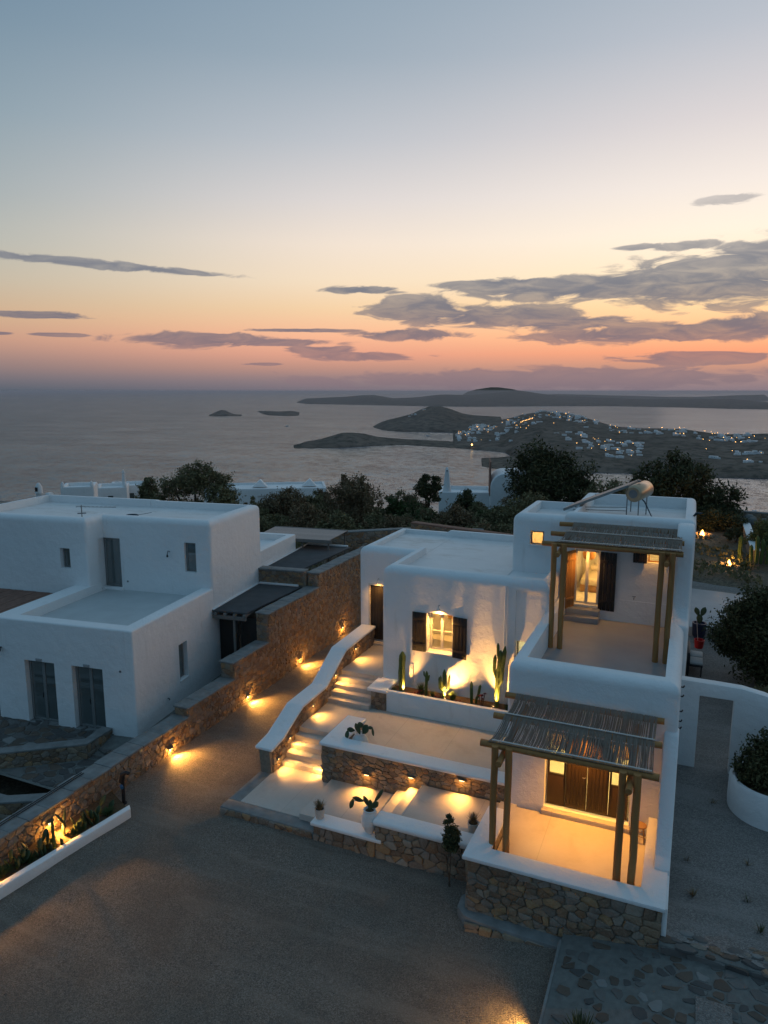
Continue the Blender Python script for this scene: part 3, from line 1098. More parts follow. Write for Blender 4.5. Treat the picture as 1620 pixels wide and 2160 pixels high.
o = MB().box(-12.07, -9.71, 26.73, 30.47, 6.0, 6.102).build('roof', 'roof_coat', house)
# drain pipe and shallow upright rib of the render
b = MB().tube([(-5.48, 23.13, 2.0), (-5.48, 23.13, 6.15)], .045, 10)
b.build('downpipe', 'plaster', house)
MB().prism([(-9.0, 2.0), (-8.85, 2.0), (-8.85, 2.72), (-8.925, 2.8), (-9.0, 2.72)], 'y', 23.14, 23.24, .02).build('vent_cowl', 'plaster', house)
# two storey block: terrace parapet below, bedroom block above
carve('wall', 'plaster', house,
      [(-4.2, 0.17, 18.3, 26.2, 0.0, 5.42, dict(rt=.27, rv=.10)),
       (-5.85, -3.6, 25.5, 29.2, 4.0, 8.26, dict(rt=.28, rv=.12)),
       (-4.02, 0.33, 25.52, 31.3, 0.0, 8.40, dict(rt=.22, rv=.10))],
      [(-3.78, -0.22, 18.78, 25.5, 4.6, 6.5),
       (-5.45, -3.75, 25.9, 28.8, 7.95, 9), (-3.62, -0.02, 25.92, 30.9, 7.95, 9),
       (-3.10, -0.87, 18.0, 18.56, 1.34, 3.62), (-3.6, -0.6, 18.72, 22.2, 1.3, 4.1), (-3.05, -0.92, 18.3, 18.9, 1.38, 3.58),
       (-3.58, -2.69, 25.3, 25.95, 5.08, 7.12), (-1.12, -0.66, 25.3, 25.95, 6.85, 7.27), (-3.8, -0.3, 25.9, 29.5, 5.06, 7.5),
       (-5.2, -4.70, 25.3, 25.95, 7.14, 7.66), (-5.6, -4.2, 25.9, 28.2, 5.6, 7.8)])
MB().box(-3.80, -0.20, 18.76, 25.49, 4.5, 4.62).build('terrace_floor', 'grey_cement', house)
MB().box(-5.47, -3.73, 25.88, 28.82, 7.9, 7.965).build('roof', 'roof_coat', house)
MB().box(-3.64, 0.0, 25.90, 30.92, 7.9, 7.962).build('roof', 'roof_coat', house)
# flank walls on the right: curved fin above, sloping wall below
prof = [(25.6, 4.2), (25.6, 8.32)]
for k in range(9):
    a = R(90 * k / 8)
    prof.append((25.2 - .75 * math.sin(a), 7.57 + .75 * math.cos(a)))
prof += [(24.3, 6.2), (24.2, 5.75), (23.9, 5.45), (23.3, 5.41), (23.3, 4.2)]
MB().prism(prof[::-1], 'x', -0.235, 0.29, .09, 3).build('flank_wall', 'plaster', house)
MB().prism([(18.5, 0.9), (18.5, 4.25), (18.2, 4.12), (16.4, 1.93), (16.1, 1.80), (16.1, .9)], 'x', -0.15, 0.2, .035, 2).build('flank_wall', 'plaster', house)
# main entrance: recessed doors of four leaves
MB().box(-3.06, -.91, 18.42, 18.46, 1.385, 1.415).build('threshold', 'brown_door', house)
MB().box(-3.06, -.91, 18.42, 18.46, 3.545, 3.58).build('door_head', 'brown_door', house)
for x0, x1 in ((-3.05, -2.56), (-1.41, -0.92)):
    dl = MB().box(x0, x1, 18.44, 18.49, 1.42, 2.24, .006).build('door', 'brown_door', house)
    b = MB()
    b.box(x0, x0 + .05, 18.44, 18.49, 2.24, 3.54).box(x1 - .05, x1, 18.44, 18.49, 2.24, 3.54)
    b.box(x0 + .05, x1 - .05, 18.44, 18.49, 2.24, 2.31).box(x0 + .05, x1 - .05, 18.44, 18.49, 3.47, 3.54)
    b.build('sash', 'brown_door', dl)
    MB().box(x0 + .05, x1 - .05, 18.462, 18.468, 2.31, 3.47).build('pane', 'clear_glass', dl, smooth=False)
for x0, x1 in ((-2.55, -1.99), (-1.98, -1.42)):
    dl = MB().box(x0, x1, 18.40, 18.45, 1.42, 3.54, .008).build('door', 'brown_door', house)
    for k in range(5):
        w0 = (x1 - x0 - .06) / 5
        MB().box(x0 + .03 + w0 * k + .004, x0 + .03 + w0 * (k + 1) - .004, 18.388, 18.402, 1.5, 3.46, .004).build('board', 'brown_door', dl)
MB().tube([(-2.03, 18.38, 2.4), (-2.03, 18.34, 2.4), (-2.10, 18.34, 2.4)], .012, 6).build('door_handle', 'grey_steel', house)
MB().box(-3.14, -.83, 18.12, 18.32, 1.18, 1.335, .02).build('doorstep', 'smooth_cement', house)
for k, (hy, hz_) in enumerate(((19.2, 5.05), (19.3, 4.75), (19.25, 4.35), (19.3, 4.05), (19.2, 3.9))):
    MB().tube([(.16, hy, hz_), (.23, hy, hz_), (.25, hy, hz_ + .05)], .02, 6).build('wall_hook', 'black_iron', house)
# narrow door of the left wing
b = MB()
b.box(-12.1, -12.035, 26.3, 26.46, 2.18, 4.72).box(-11.165, -11.1, 26.3, 26.46, 2.18, 4.72).box(-12.04, -11.16, 26.301, 26.459, 4.65, 4.719)
bmesh.ops.remove_doubles(b.bm, verts=b.bm.verts, dist=.006)
b.build('door_frame', 'window_paint', house)
dl = MB().box(-12.04, -11.16, 26.40, 26.46, 2.26, 4.65, .006).build('door', 'dark_shutter', house)
for k in range(7):
    MB().box(-12.03 + .1243 * k, -12.03 + .1243 * k + .118, 26.385, 26.402, 2.28, 4.63, .004).build('board', 'dark_shutter', dl)
MB().box(-12.2, -10.2, 26.1, 26.32, 2.05, 2.19, .015).build('doorstep', 'smooth_cement', house)
# upper bedroom door, open shutters, small windows
glazed(house, 'glass_door', -3.56, -2.71, 5.1, 7.1, 25.60, 'window_paint', 'clear_glass', nx=2, fr=.075, label='lit double glass door to the bedroom')
shutter(house, -2.69, -2.12, 4.98, 7.1, 25.44, boards=4, hinge=(-2.69, 25.5), ang=R(-5))
shutter(house, -4.1, -3.58, 5.0, 7.1, 25.44, mat='pine_log', boards=4, hinge=(-3.58, 25.5), ang=R(62))
shutter(house, -1.60, -1.14, 6.82, 7.28, 25.44, boards=3)
shutter(house, -0.62, -0.30, 6.82, 7.28, 25.44, boards=3)
glazed(house, 'window', -1.11, -.67, 6.86, 7.26, 25.62, 'pine_log', 'clear_glass', fr=.04)
glazed(house, 'window', -5.19, -4.71, 7.15, 7.65, 25.58, 'grey_timber', 'clear_glass', fr=.05)
MB().box(-5.25, -4.65, 25.44, 25.56, 7.10, 7.145, .01).build('window_sill', 'plaster', house)
# the shuttered window
glazed(house, 'window', -8.31, -7.41, 3.38, 4.80, 23.48, 'window_paint', 'clear_glass', nx=2, nz_=2, fr=.07)
shutter(house, -8.90, -8.36, 3.33, 4.80, 23.145, boards=4)
shutter(house, -7.36, -6.82, 3.28, 4.80, 23.145, boards=4, hinge=(-7.36, 23.16), ang=R(-6))
MB().box(-8.36, -7.36, 23.12, 23.48, 3.29, 3.362, .012).build('window_sill', 'plaster', house)
glazed(house, 'window', -5.10, -4.57, 3.12, 4.18, 23.42, 'grey_timber', 'clear_glass', nx=1, fr=.05)
# steps up to the bedroom door
MB().box(-3.77, -2.62, 25.12, 25.5, 4.61, 5.02, .02).build('step', 'grey_cement', house)
MB().box(-3.775, -2.60, 24.82, 25.13, 4.61, 4.82, .02).build('step', 'grey_cement', house)
MB().tube([(-1.49, 25.5, 5.57), (-1.49, 25.42, 5.57), (-1.49, 25.40, 5.50)], .018, 8).box(-1.55, -1.43, 25.43, 25.45, 5.60, 5.62).build('garden_tap', 'grey_steel', house)
# warm interior finishes
b = MB().box(-9.2, -6.5, 24.8, 25.4, 2.46, 3.25, .02)
b.build('kitchen_counter', 'window_paint', house)
for c_ in ((-8.6, -8.3), (-7.6, -7.0)):
    MB().box(c_[0], c_[1], 26.4, 26.58, 3.6, 4.6, .01).build('wall_cupboard', 'stool_wood', house)
bd = MB().box(-3.6, -1.4, 27.3, 29.2, 5.07, 5.35, .04).build('bed_base', 'stool_wood', house)
MB().box(-3.58, -1.42, 27.2, 29.2, 5.35, 5.62, .09, seg=3).build('mattress', 'bedding', house)
for c_ in (-3.4, -2.5):
    MB().box(c_, c_ + .8, 28.6, 29.1, 5.62, 5.80, .08, seg=3).build('pillow', 'bedding', house)
MB().lathe([(.05, 6.95), (.2, 6.85), (.24, 6.65), (.2, 6.5), (.1, 6.45)], -3.25, 26.9, 16).build('lamp_shade', 'wicker', house)
MB().box(-3.5, -.7, 21.9, 22.15, 1.35, 2.2, .02).build('sideboard', 'stool_wood', house)

# room and wall lamps of the house (all lit in the photograph)
WARM = (1.0, 0.49, 0.12)
point(house, (-2.6, 26.8, 7.1), 55, WARM, .15)
point(house, (-1.0, 27.0, 6.6), 14, (1, .66, .2), .1)
point(house, (-4.9, 27.0, 7.3), 26, WARM, .12)
point(house, (-7.9, 25.0, 4.9), 60, WARM, .12)
point(house, (-4.9, 24.4, 3.9), 7, (1, .8, .35), .1)
point(house, (-2.7, 20.2, 3.6), 60, (1, .62, .16), .15)
point(house, (-1.2, 20.4, 3.4), 30, (1, .62, .16), .15)


def eave_lamp(x, y, z, power, label, tilt=-.35, size=150, col=(1, .46, .09)):
    """small enamelled lamp on a wall bracket shining down"""
    t_ = thing('wall_lamp', label, 'wall lamp', (x, y, z), group='small bracket lamps on the house')
    MB().tube([(x, y + .02, z + .1), (x, y - .10, z + .16), (x, y - .16, z + .08)], .010, 6).build('bracket', 'grey_steel', t_)
    MB().lathe([(.075, z), (.07, z + .02), (.03, z + .06), (.015, z + .09)], x, y - .16, 14).build('lamp_shade', 'window_paint', t_)
    MB().lathe([(.02, z - .018), (.035, z - .005), (.03, z + .012)], x, y - .16, 10).build('bulb', 'lamp_glow', t_)
    spot(t_, (x, y - .16, z - .03), (x, y - .16 + tilt * .2, z - 1), power, size, .9, col, .03)
    return t_


eave_lamp(-7.87, 23.2, 5.02, 70, 'small bracket lamp shining above the shuttered window')
eave_lamp(-11.60, 26.3, 4.83, 16, 'small bracket lamp shining above the narrow dark door')
eave_lamp(-2.1, 18.3, 3.80, 140, 'small bracket lamp above the brown entrance doors under the lower pergola', -.8, 116, (1, .40, .05))
eave_lamp(-3.15, 25.5, 7.22, 16, 'small bracket lamp over the bedroom door under the upper pergola', -.8)
eave_lamp(-.9, 25.5, 7.42, 7, 'small bracket lamp over the tiny window under the upper pergola', -.8)

# ---- pergolas
def pergola(label, ys, zs, zf, xp, x0, x1, xr0, xr1, seed, holes):
    t_ = thing('pergola', label, 'pergola', ((x0 + x1) / 2, ys[0], zf))
    rg = random.Random(seed)
    yf, ym, yb = ys
    for x in xp:
        n_ = 6
        pts = [(x + rg.uniform(-.008, .008), yf - .02 + rg.uniform(-.008, .008), zf + (zs[0] + .04 - zf) * i / n_) for i in range(n_ + 1)]
        MB().tube(pts, [.085 * rg.uniform(.96, 1.04) for _ in pts], 12).build('post', 'pine_log', t_, angle=50)
    for a, c in ((xp[0], xp[1]), (xp[2], xp[3])):
        xm = (a + c) / 2
        MB().tube([(xm, yf - .32, zs[0] - .26), (xm, (yf + yb) / 2, zs[0] - .16), (xm, yb + .12, zs[0] - .1)], .075, 12).build('rafter', 'pine_log', t_, angle=50)
    for y, z, r in ((yf, zs[0], .085), (ym, zs[1], .08), (yb, zs[2], .08)):
        pts = [(x0 + (x1 - x0) * i / 8, y + (.10 if y == yf else 0), z + rg.uniform(-.008, .008)) for i in range(9)]
        MB().tube(pts, [r * rg.uniform(.95, 1.05) for _ in pts], 12).build('crossbeam', 'pine_log', t_, angle=50)
        if y != yb:
            MB().box(xr0 - .02, xr1 + .02, y + (.07 if y == yf else -.03), y + (.10 if y == yf else .0), z + r + .035, z + r + .055).build('lath', 'window_paint', t_)
    # reeds: hang from beam to beam, in bundles, with slits between
    V_, F_ = [], []
    x = xr0
    while x < xr1:
        if rg.random() < holes:
            x += rg.uniform(.008, .022)
        r = rg.uniform(.0055, .011)
        dx0, dx1 = rg.uniform(-.03, .03), rg.uniform(-.035, .035)
        sagA, sagB = rg.uniform(.10, .17), rg.uniform(.11, .19)
        w1 = rg.uniform(-.02, .02)
        ring = []
        N_ = 16
        for i in range(N_ + 1):
            f = i / N_
            if f < .5:
                g = f * 2
                y = yb + (ym - yb) * g
                z = zs[2] + .09 + (zs[1] - zs[2]) * g - sagA * 4 * g * (1 - g)
                xx = x + dx0 * math.sin(g * math.pi)
            else:
                g = f * 2 - 1
                y = ym + (yf + .03 - ym) * g
                z = zs[1] + .09 + (zs[0] - zs[1]) * g - sagB * 4 * g * (1 - g)
                xx = x + dx1 * math.sin(g * math.pi) - .10 * g * (1 if x < (xr0 + xr1) / 2 else -.3) * abs(x - (xr0 + xr1) / 2) / (xr1 - xr0) * 2 + w1 * g
            z += rg.uniform(-.004, .004)
            k = len(V_)
            V_ += [(xx - r, y, z), (xx, y + .002, z + r * 1.2), (xx + r, y, z), (xx, y - .002, z - r)]
            ring.append(k)
        for q, w_ in zip(ring, ring[1:]):
            for k in range(4):
                F_.append((q + k, w_ + k, w_ + (k + 1) % 4, q + (k + 1) % 4))
        x += r * rg.uniform(.8, 1.45)
    o = mesh_obj('reed_canopy', V_, F_, 'reed', t_, angle=70)
    o['kind'] = 'stuff'
    return t_


pergola('timber pergola with sagging reed canopy over the ground floor entrance terrace', (15.58, 16.9, 18.16), (4.28, 4.44, 4.48), 1.2,
        (-3.84, -3.50, -.92, -.60), -4.22, -.16, -3.92, -.34, 3, .10)
pergola('timber pergola with reed canopy on the upper floor terrace', (21.98, 23.6, 25.28), (7.97, 8.0, 8.03), 4.62,
        (-3.72, -3.42, -.58, -.29), -4.12, .0, -3.62, -.06, 5, .10)

# ================================================================== TERRACES, STEPS, WALLS
patio = thing('stepped_patio', 'smooth beige cement patio with steps on several levels before the white house', 'patio', (-8, 17, 0))
# entrance platform, bordered by a grey strip and edged with stones
MB().box(-12.28, -9.1, 15.98, 16.42, -.2, .395, .02).build('border_strip', 'grey_render', patio)
MB().box(-12.28, -11.86, 16.42, 18.3, -.2, .395, .02).build('border_strip', 'grey_render', patio)
MB().box(-11.86, -9.75, 16.42, 18.72, -.2, .40).build('platform', 'smooth_cement', patio)
masonry(patio, (-12.28, 15.98, .0), (1, 0, 0), (0, 0, 1), (0, -1, 0), 3.15, 0.1, .36, .26, .2, .045, seed=11, name='edge_stone')
MB().box(-9.76, -7.5, 16.34, 18.36, -.2, .58, .012).build('platform', 'smooth_cement', patio)
MB().box(-7.505, -7.1, 16.34, 18.36, -.2, .76, .02).build('step', 'smooth_cement', patio)
MB().box(-7.105, -6.7, 16.34, 18.36, -.2, .94, .02).build('step', 'smooth_cement', patio)
MB().box(-6.705, -4.1, 16.34, 18.34, -.2, 1.12, .02).build('platform', 'smooth_cement', patio)
# lower flight and landing
for i in range(5):
    y0 = 18.70 + .30 * i
    MB().box(-11.82, -10.12, y0, y0 + .34 if i < 4 else 22.0, -.1, .40 + .17 * (i + 1), .014).build('step' if i < 4 else 'landing', 'smooth_cement', patio)
MB().box(-10.14, -4.21, 18.8, 22.3, 0, 1.248).build('terrace_floor', 'smooth_cement', patio)
for i in range(5):
    y0 = 21.98 + .29 * i
    MB().box(-11.82, -10.11, y0, y0 + .33 if i < 4 else 26.34, 0.3, 1.25 + .17 * (i + 1), .014).build('step' if i < 4 else 'landing', 'smooth_cement', patio)
MB().box(-3.85, -.12, 15.3, 18.2, 0.2, 1.2).build('terrace_floor', 'smooth_cement', patio)
MB().box(-4.3, -3.84, 17.05, 18.3, 0.2, 1.199).build('terrace_floor', 'smooth_cement', patio)

# curving white-capped wall beside the steps
stairwall = thing('stair_wall', 'low stone wall with a broad white cap zigzagging up beside the patio steps', 'garden wall', (-12.1, 22, 0))
cp = [(18.05, 1.30), (18.8, 1.40), (20.1, 1.95), (21.85, 1.97), (23.5, 2.83), (26.28, 2.90)]
MB().prism([(y, z - .1) for y, z in cp] + [(26.28, -.2), (18.2, -.2)], 'x', -12.24, -11.84, 0).build('core', 'joint_mortar', stairwall, smooth=False)
MB().prism([(y, z) for y, z in cp] + [(y, z - .1) for y, z in cp[::-1]], 'x', -12.40, -11.74, .035, 3).build('cap', 'plaster', stairwall)


def interp(tb, u):
    if u <= tb[0][0]:
        return tb[0][1]
    for a, c in zip(tb, tb[1:]):
        if u <= c[0]:
            return a[1] + (c[1] - a[1]) * (u - a[0]) / (c[0] - a[0])
    return tb[-1][1]


stairs_z = [(0, .4), (.7, .42), (1.9, 1.24), (3.75, 1.25), (5.2, 2.08), (8.2, 2.1)]
masonry(stairwall, (-11.84, 18.2, 0), (0, 1, 0), (0, 0, 1), (1, 0, 0), 8.05, lambda u: interp(stairs_z, u), lambda u: interp(cp, 18.2 + u) - .11,
        .24, .15, .045, seed=12)
masonry(stairwall, (-12.24, 18.2, 0), (1, 0, 0), (0, 0, 1), (0, -1, 0), .4, .3, 1.2, .2, .16, .045, seed=13)
masonry(stairwall, (-12.24, 18.2, 0), (0, 1, 0), (0, 0, 1), (-1, 0, 0), 8.05, 0, lambda u: interp(cp, 18.2 + u) - .11, .34, .22, .045, seed=14, limit=0)

# retaining wall of the middle terrace
rw = thing('retaining_wall', 'honey coloured stone retaining wall with a wide white cap below the middle terrace', 'retaining wall', (-7, 18.5, 0))
MB().box(-10.1, -4.22, 18.42, 18.86, 0, 1.66).box(-10.1, -9.55, 18.86, 20.35, 0, 1.66).build('core', 'joint_mortar', rw, smooth=False)
MB().prism([(-10.18, 18.33), (-4.19, 18.33), (-4.19, 18.93), (-9.48, 18.93), (-9.48, 20.42), (-10.18, 20.42)], 'z', 1.655, 1.76, .03, 3).build('cap', 'plaster', rw)
rwb = [(0, .36), (.35, .42), (.36, .55), (2.6, .55), (3.0, .74), (3.4, .92), (3.45, 1.12), (5.9, 1.12)]
masonry(rw, (-10.1, 18.42, 0), (1, 0, 0), (0, 0, 1), (0, -1, 0), 5.88, lambda u: interp(rwb, u), 1.65, .23, .14, .045, seed=15, gap=.008)
masonry(rw, (-10.1, 18.42, 0), (0, 1, 0), (0, 0, 1), (-1, 0, 0), 1.9, .4, 1.65, .27, .18, .05, seed=16, limit=0)

# low front walls with white caps
lw = thing('low_front_wall', 'low stone wall with a flat white cap carrying the ribbed urn', 'garden wall', (-8, 16.1, 0))
MB().box(-9.08, -7.0, 15.98, 16.40, 0, .62).build('core', 'joint_mortar', lw, smooth=False)
MB().box(-9.16, -6.98, 15.90, 16.44, .615, .72, .03, seg=3).build('cap', 'plaster', lw)
masonry(lw, (-9.08, 15.98, 0), (1, 0, 0), (0, 0, 1), (0, -1, 0), 1.9, .12, .61, .26, .19, .05, seed=17)
hw = thing('high_front_wall', 'stone wall with a thick rounded white cap between the ribbed urn and the small tree', 'garden wall', (-5.8, 16.1, 0))
MB().box(-7.16, -4.36, 15.98, 16.40, 0, 1.12).build('core', 'joint_mortar', hw, smooth=False)
MB().box(-7.24, -4.34, 15.90, 16.48, 1.10, 1.27, .075, seg=4).build('cap', 'plaster', hw)
masonry(hw, (-7.16, 15.98, 0), (1, 0, 0), (0, 0, 1), (0, -1, 0), 2.8, .15, 1.11, .27, .19, .05, seed=18)
masonry(hw, (-7.16, 15.98, 0), (0, 1, 0), (0, 0, 1), (-1, 0, 0), .42, .6, 1.1, .2, .17, .04, seed=19, limit=0)

# entrance terrace wall (nearest)
tw = thing('terrace_wall', 'tall brown stone wall with a wide white cap around the entrance terrace of the lower pergola', 'garden wall', (-2, 15, 0))
MB().prism([(-4.24, 14.88), (.09, 14.88), (.09, 15.28), (-3.88, 15.28), (-3.88, 17.0), (-4.24, 17.0)], 'z', -.2, 1.66).build('core', 'joint_mortar', tw, smooth=False)
MB().prism([(-4.38, 14.80), (.155, 14.80), (.155, 16.2), (-.15, 16.2), (-.15, 18.24), (-.38, 18.24), (-.38, 15.34), (-3.80, 15.34), (-3.80, 17.08), (-4.34, 17.08)],
           'z', 1.66, 1.76, .02, 2).build('cap', 'plaster', tw)
MB().box(-.35, .12, 15.2, 18.29, 0.3, 1.662).build('inner_wall', 'plaster', tw)
MB().box(0.09, 0.20, 14.93, 18.3, .2, 1.68, .02).build('outer_render', 'plaster', tw)
masonry(tw, (-4.24, 14.88, 0), (1, 0, 0), (0, 0, 1), (0, -1, 0), 4.33, lambda u: interp([(0, .02), (2, .2), (2.4, .4), (4.4, .62)], u), 1.655, .27, .17, .05, seed=21, gap=.009)
masonry(tw, (-4.24, 14.88, 0), (0, 1, 0), (0, 0, 1), (-1, 0, 0), 2.12, .02, 1.655, .36, .235, .06, seed=22, limit=0)
# curved ledge at its foot
lg = thing('stone_ledge', 'low curved stone ledge topped with grey render at the foot of the terrace wall', 'ledge', (-3.5, 14.7, 0))
ol = [(-1.75, 14.86), (-1.9, 14.50), (-3.0, 14.52), (-3.9, 14.55), (-4.25, 14.62), (-4.48, 14.85), (-4.5, 15.25), (-4.27, 15.6), (-4.27, 14.86)]
MB().prism([(x, y) for x, y in ol], 'z', -.1, .335, .015).build('core', 'grey_render', lg)
masonry(lg, (-4.2, 14.50, 0), (1, 0.005, 0), (0, 0, 1), (0, -1, 0), 2.3, .02, .27, .3, .22, .05, seed=23, name='edge_stone')

# planter below the shuttered window
pl = thing('cactus_planter', 'long white planter bed of cacti along the foot of the house wall', 'planter', (-7, 22.7, 1.2))
MB().box(-9.52, -4.22, 22.2, 22.36, 1.2, 2.03, .02, seg=3).build('front_wall', 'plaster', pl)
MB().box(-9.52, -4.22, 22.34, 23.22, 1.2, 1.84).build('soil', 'planter_soil', pl)
MB().box(-10.12, -9.54, 22.2, 23.19, .5, 1.93).build('end_core', 'joint_mortar', pl, smooth=False)
MB().box(-10.26, -9.48, 22.12, 23.3, 1.93, 2.05, .035, seg=3).build('end_cap', 'plaster', pl)
masonry(pl, (-10.12, 22.2, 0), (1, 0, 0), (0, 0, 1), (0, -1, 0), .58, 1.25, 1.92, .22, .16, .045, seed=24)
masonry(pl, (-9.54, 22.2, 0), (0, 1, 0), (0, 0, 1), (1, 0, 0), .5, 1.9, 1.92, .22, .16, .045, seed=25, limit=0)


# ---- recessed wall lights
def brick_light(x, y, z, n, power, label, reach=0.55, drop=0.8, w=.17, size=118, col=(1.0, 0.44, 0.08)):
    """louvred brick light: housing, slats, glowing diffuser, and its real lamp"""
    n = Vector(n)
    u = Vector((n.y, -n.x, 0))
    t_ = thing('wall_light', label, 'wall light', (x, y, z), group='recessed lights in the stone walls')
    P0 = Vector((x, y, z))

    def bx(name, a0, a1, d0, d1, z0, z1, mat):
        pts = [P0 + u * a + n * d_ + Vector((0, 0, zz)) for zz in (z0, z1) for a, d_ in ((a0, d0), (a1, d0), (a1, d1), (a0, d1))]
        return mesh_obj(name, pts, [(0, 1, 2, 3), (7, 6, 5, 4), (0, 4, 5, 1), (1, 5, 6, 2), (2, 6, 7, 3), (3, 7, 4, 0)], mat, t_, smooth=False)
    bx('housing', -w / 2, w / 2, -.02, .10, .03, .045, 'grey_steel')
    bx('housing_side', -w / 2, -w / 2 + .012, -.02, .055, -.05, .03, 'grey_steel')
    bx('housing_side', w / 2 - .012, w / 2, -.02, .055, -.05, .03, 'grey_steel')
    bx('diffuser', -w / 2 + .012, w / 2 - .012, .03, .045, -.015, .028, 'lamp_glow')
    c = P0 + n * .12 + Vector((0, 0, -.02))
    spot(t_, c, c + n * reach + Vector((0, 0, -drop)), power * 1.1, size, .85, col, .03)
    point(t_, P0 + n * .13 + Vector((0, 0, -.05)), power * .13, col, .012)
    return t_


SL = ((18.50, .78, 'lowest step'), (19.25, 1.16, 'second light up from the foot'), (20.85, 1.62, 'on the middle landing'),
      (22.62, 2.10, 'beside the upper flight'), (24.35, 2.55, 'nearest the narrow door'))
for (y, z, wd), lb in zip(SL, ('recessed light at the foot of the stair wall', 'recessed light beside the lower flight of steps',
                               'recessed light of the stair wall over the middle landing', 'recessed light of the stair wall beside the upper flight',
                               'recessed light of the stair wall nearest the narrow door')):
    brick_light(-11.80, y, z, (1, 0, 0), 11, lb, col=(1, .45, .09))
for x, z, lb in ((-8.52, 1.02, 'recessed light in the retaining wall behind the ribbed urn'), (-7.05, 1.27, 'recessed light in the retaining wall above the three steps'),
                 (-5.47, 1.54, 'recessed light of the retaining wall nearest the lower pergola')):
    brick_light(x, 18.365, z, (0, -1, 0), 15, lb, col=(1, .45, .09))
brick_light(-10.16, 18.62, .78, (-1, 0, 0), 12, 'recessed light round the left corner of the retaining wall', col=(1, .45, .09))

# ================================================================== LANE WALL
lane = thing('lane_wall', 'long stepped brown stone boundary wall with flat grey coping beside the gravel lane', 'stone wall', (-16.5, 20, 0))
SEG = [(5.0, 19.5, .95), (19.5, 22.35, 1.30), (22.35, 24.95, 1.98), (24.95, 29.5, 3.26), (29.5, 36.0, 3.95)]
V0 = 0
tot = 0
for i, (y0, y1, zt) in enumerate(SEG):
    MB().box(-16.83, -16.26, y0, y1 + (.0 if i < 4 else 0), -1.3, zt - .06).build('core', 'joint_mortar', lane, smooth=False)
    rg = random.Random(40 + i)
    y = y0 - (.06 if i else 0)
    while y < y1 - .02:
        ln = min(rg.uniform(.5, .95), y1 - y)
        if y1 - y - ln < .3:
            ln = y1 - y
        dx = rg.uniform(-.025, .025)
        MB().box(-16.88 + dx, -16.17 + dx, y + .004, y + ln - .004, zt - .075, zt + rg.uniform(-.008, .012), .022).build('coping_slab', 'grey_render', lane)
        y += ln
    cnt = (130, 60, 60, 110, 0)[i]
    masonry(lane, (-16.26, y0, 0), (0, 1, 0), (0, 0, 1), (1, 0, 0), y1 - y0, -.12, zt - .075, .215, .165, .05, seed=30 + i, limit=cnt, near=(-10, 13, 3), gap=.008)
    if i:
        masonry(lane, (-16.83, y0, 0), (1, 0, 0), (0, 0, 1), (0, -1, 0), .57, SEG[i - 1][2], zt - .075, .25, .15, .04, seed=50 + i, limit=12)
for y, z, lb in ((31.9, .46, 'recessed light in the lane wall farthest along, by the white wing'), (27.5, .30, 'recessed light in the tallest bare stretch of the lane wall'),
                 (23.2, .22, 'recessed light of the lane wall opposite the top of the steps'), (18.4, .22, 'recessed light of the lane wall opposite the foot of the steps')):
    brick_light(-16.20, y, z, (1, 0, 0), 95, lb, reach=1.0, drop=.30, size=138)
brick_light(-16.20, 13.25, .48, (1, 0, 0), 90, 'recessed light behind the prickly pears in the roadside bed', reach=.7, drop=.62, size=120)
brick_light(-16.20, 10.7, .50, (1, 0, 0), 55, 'recessed light behind the near end of the white curb', reach=.8, drop=.55, size=120)

# roadside bed with white curb
bed = thing('roadside_bed', 'narrow planting bed behind a long white curb at the foot of the lane wall', 'planting bed', (-15.4, 12, 0))
MB().prism([(-15.98, 7.6), (-15.72, 7.6), (-14.78, 14.93), (-14.96, 15.08)], 'z', -.1, .30, .03, 3).build('curb', 'plaster', bed)
MB().prism([(-16.25, 7.6), (-15.85, 7.6), (-14.93, 15.02), (-16.2, 15.6)], 'z', -.1, .15).build('soil', 'planter_soil', bed)

# ================================================================== PAVED FORECOURT, lower right
pv = structure(sheet('paved_forecourt', 'pale_mortar', -1.95, 7, 8, 14.86, lambda x, y: .46 + .15 * max(0, x + 1.9) * (1 if x < .4 else 1) - (.0) + nz(x, y, .8) * .012 if x < .6 else .46 + .15 * 2.5 + (x - .6) * .02, .3))


def fore_z(x, y):
    return (.46 + .15 * max(0, x + 1.9)) if x < .6 else .46 + .15 * 2.5 + (x - .6) * .02


sk = MB()
for a, c in zip([(-1.95, 8), (-1.93, 11)], [(-1.93, 11), (-1.90, 14.7)]):
    pass
MB().box(-2.0, -1.94, 7.9, 14.6, -.1, .475, .01).build('forecourt_edge', 'grey_render')['kind'] = 'structure'
rgf = random.Random(77)
for site, poly in cells(6.0, lambda u: 0.0, lambda u: 3.7, .30, .24, rgf, jit=.5):
    if rgf.random() < .42:
        continue
    s_ = stone_mesh(poly, rgf.uniform(.018, .06), .014, rgf, .012)
    if s_:
        (cu, cv), VV, FF = s_
        x, y = -1.85 + cu, 11.0 + cv
        mesh_obj('paving_stone', [(a, c, e * .7) for a, c, e in VV], FF, 'flagstone', pv, angle=50, loc=(x, y, fore_z(x, y) + .003))
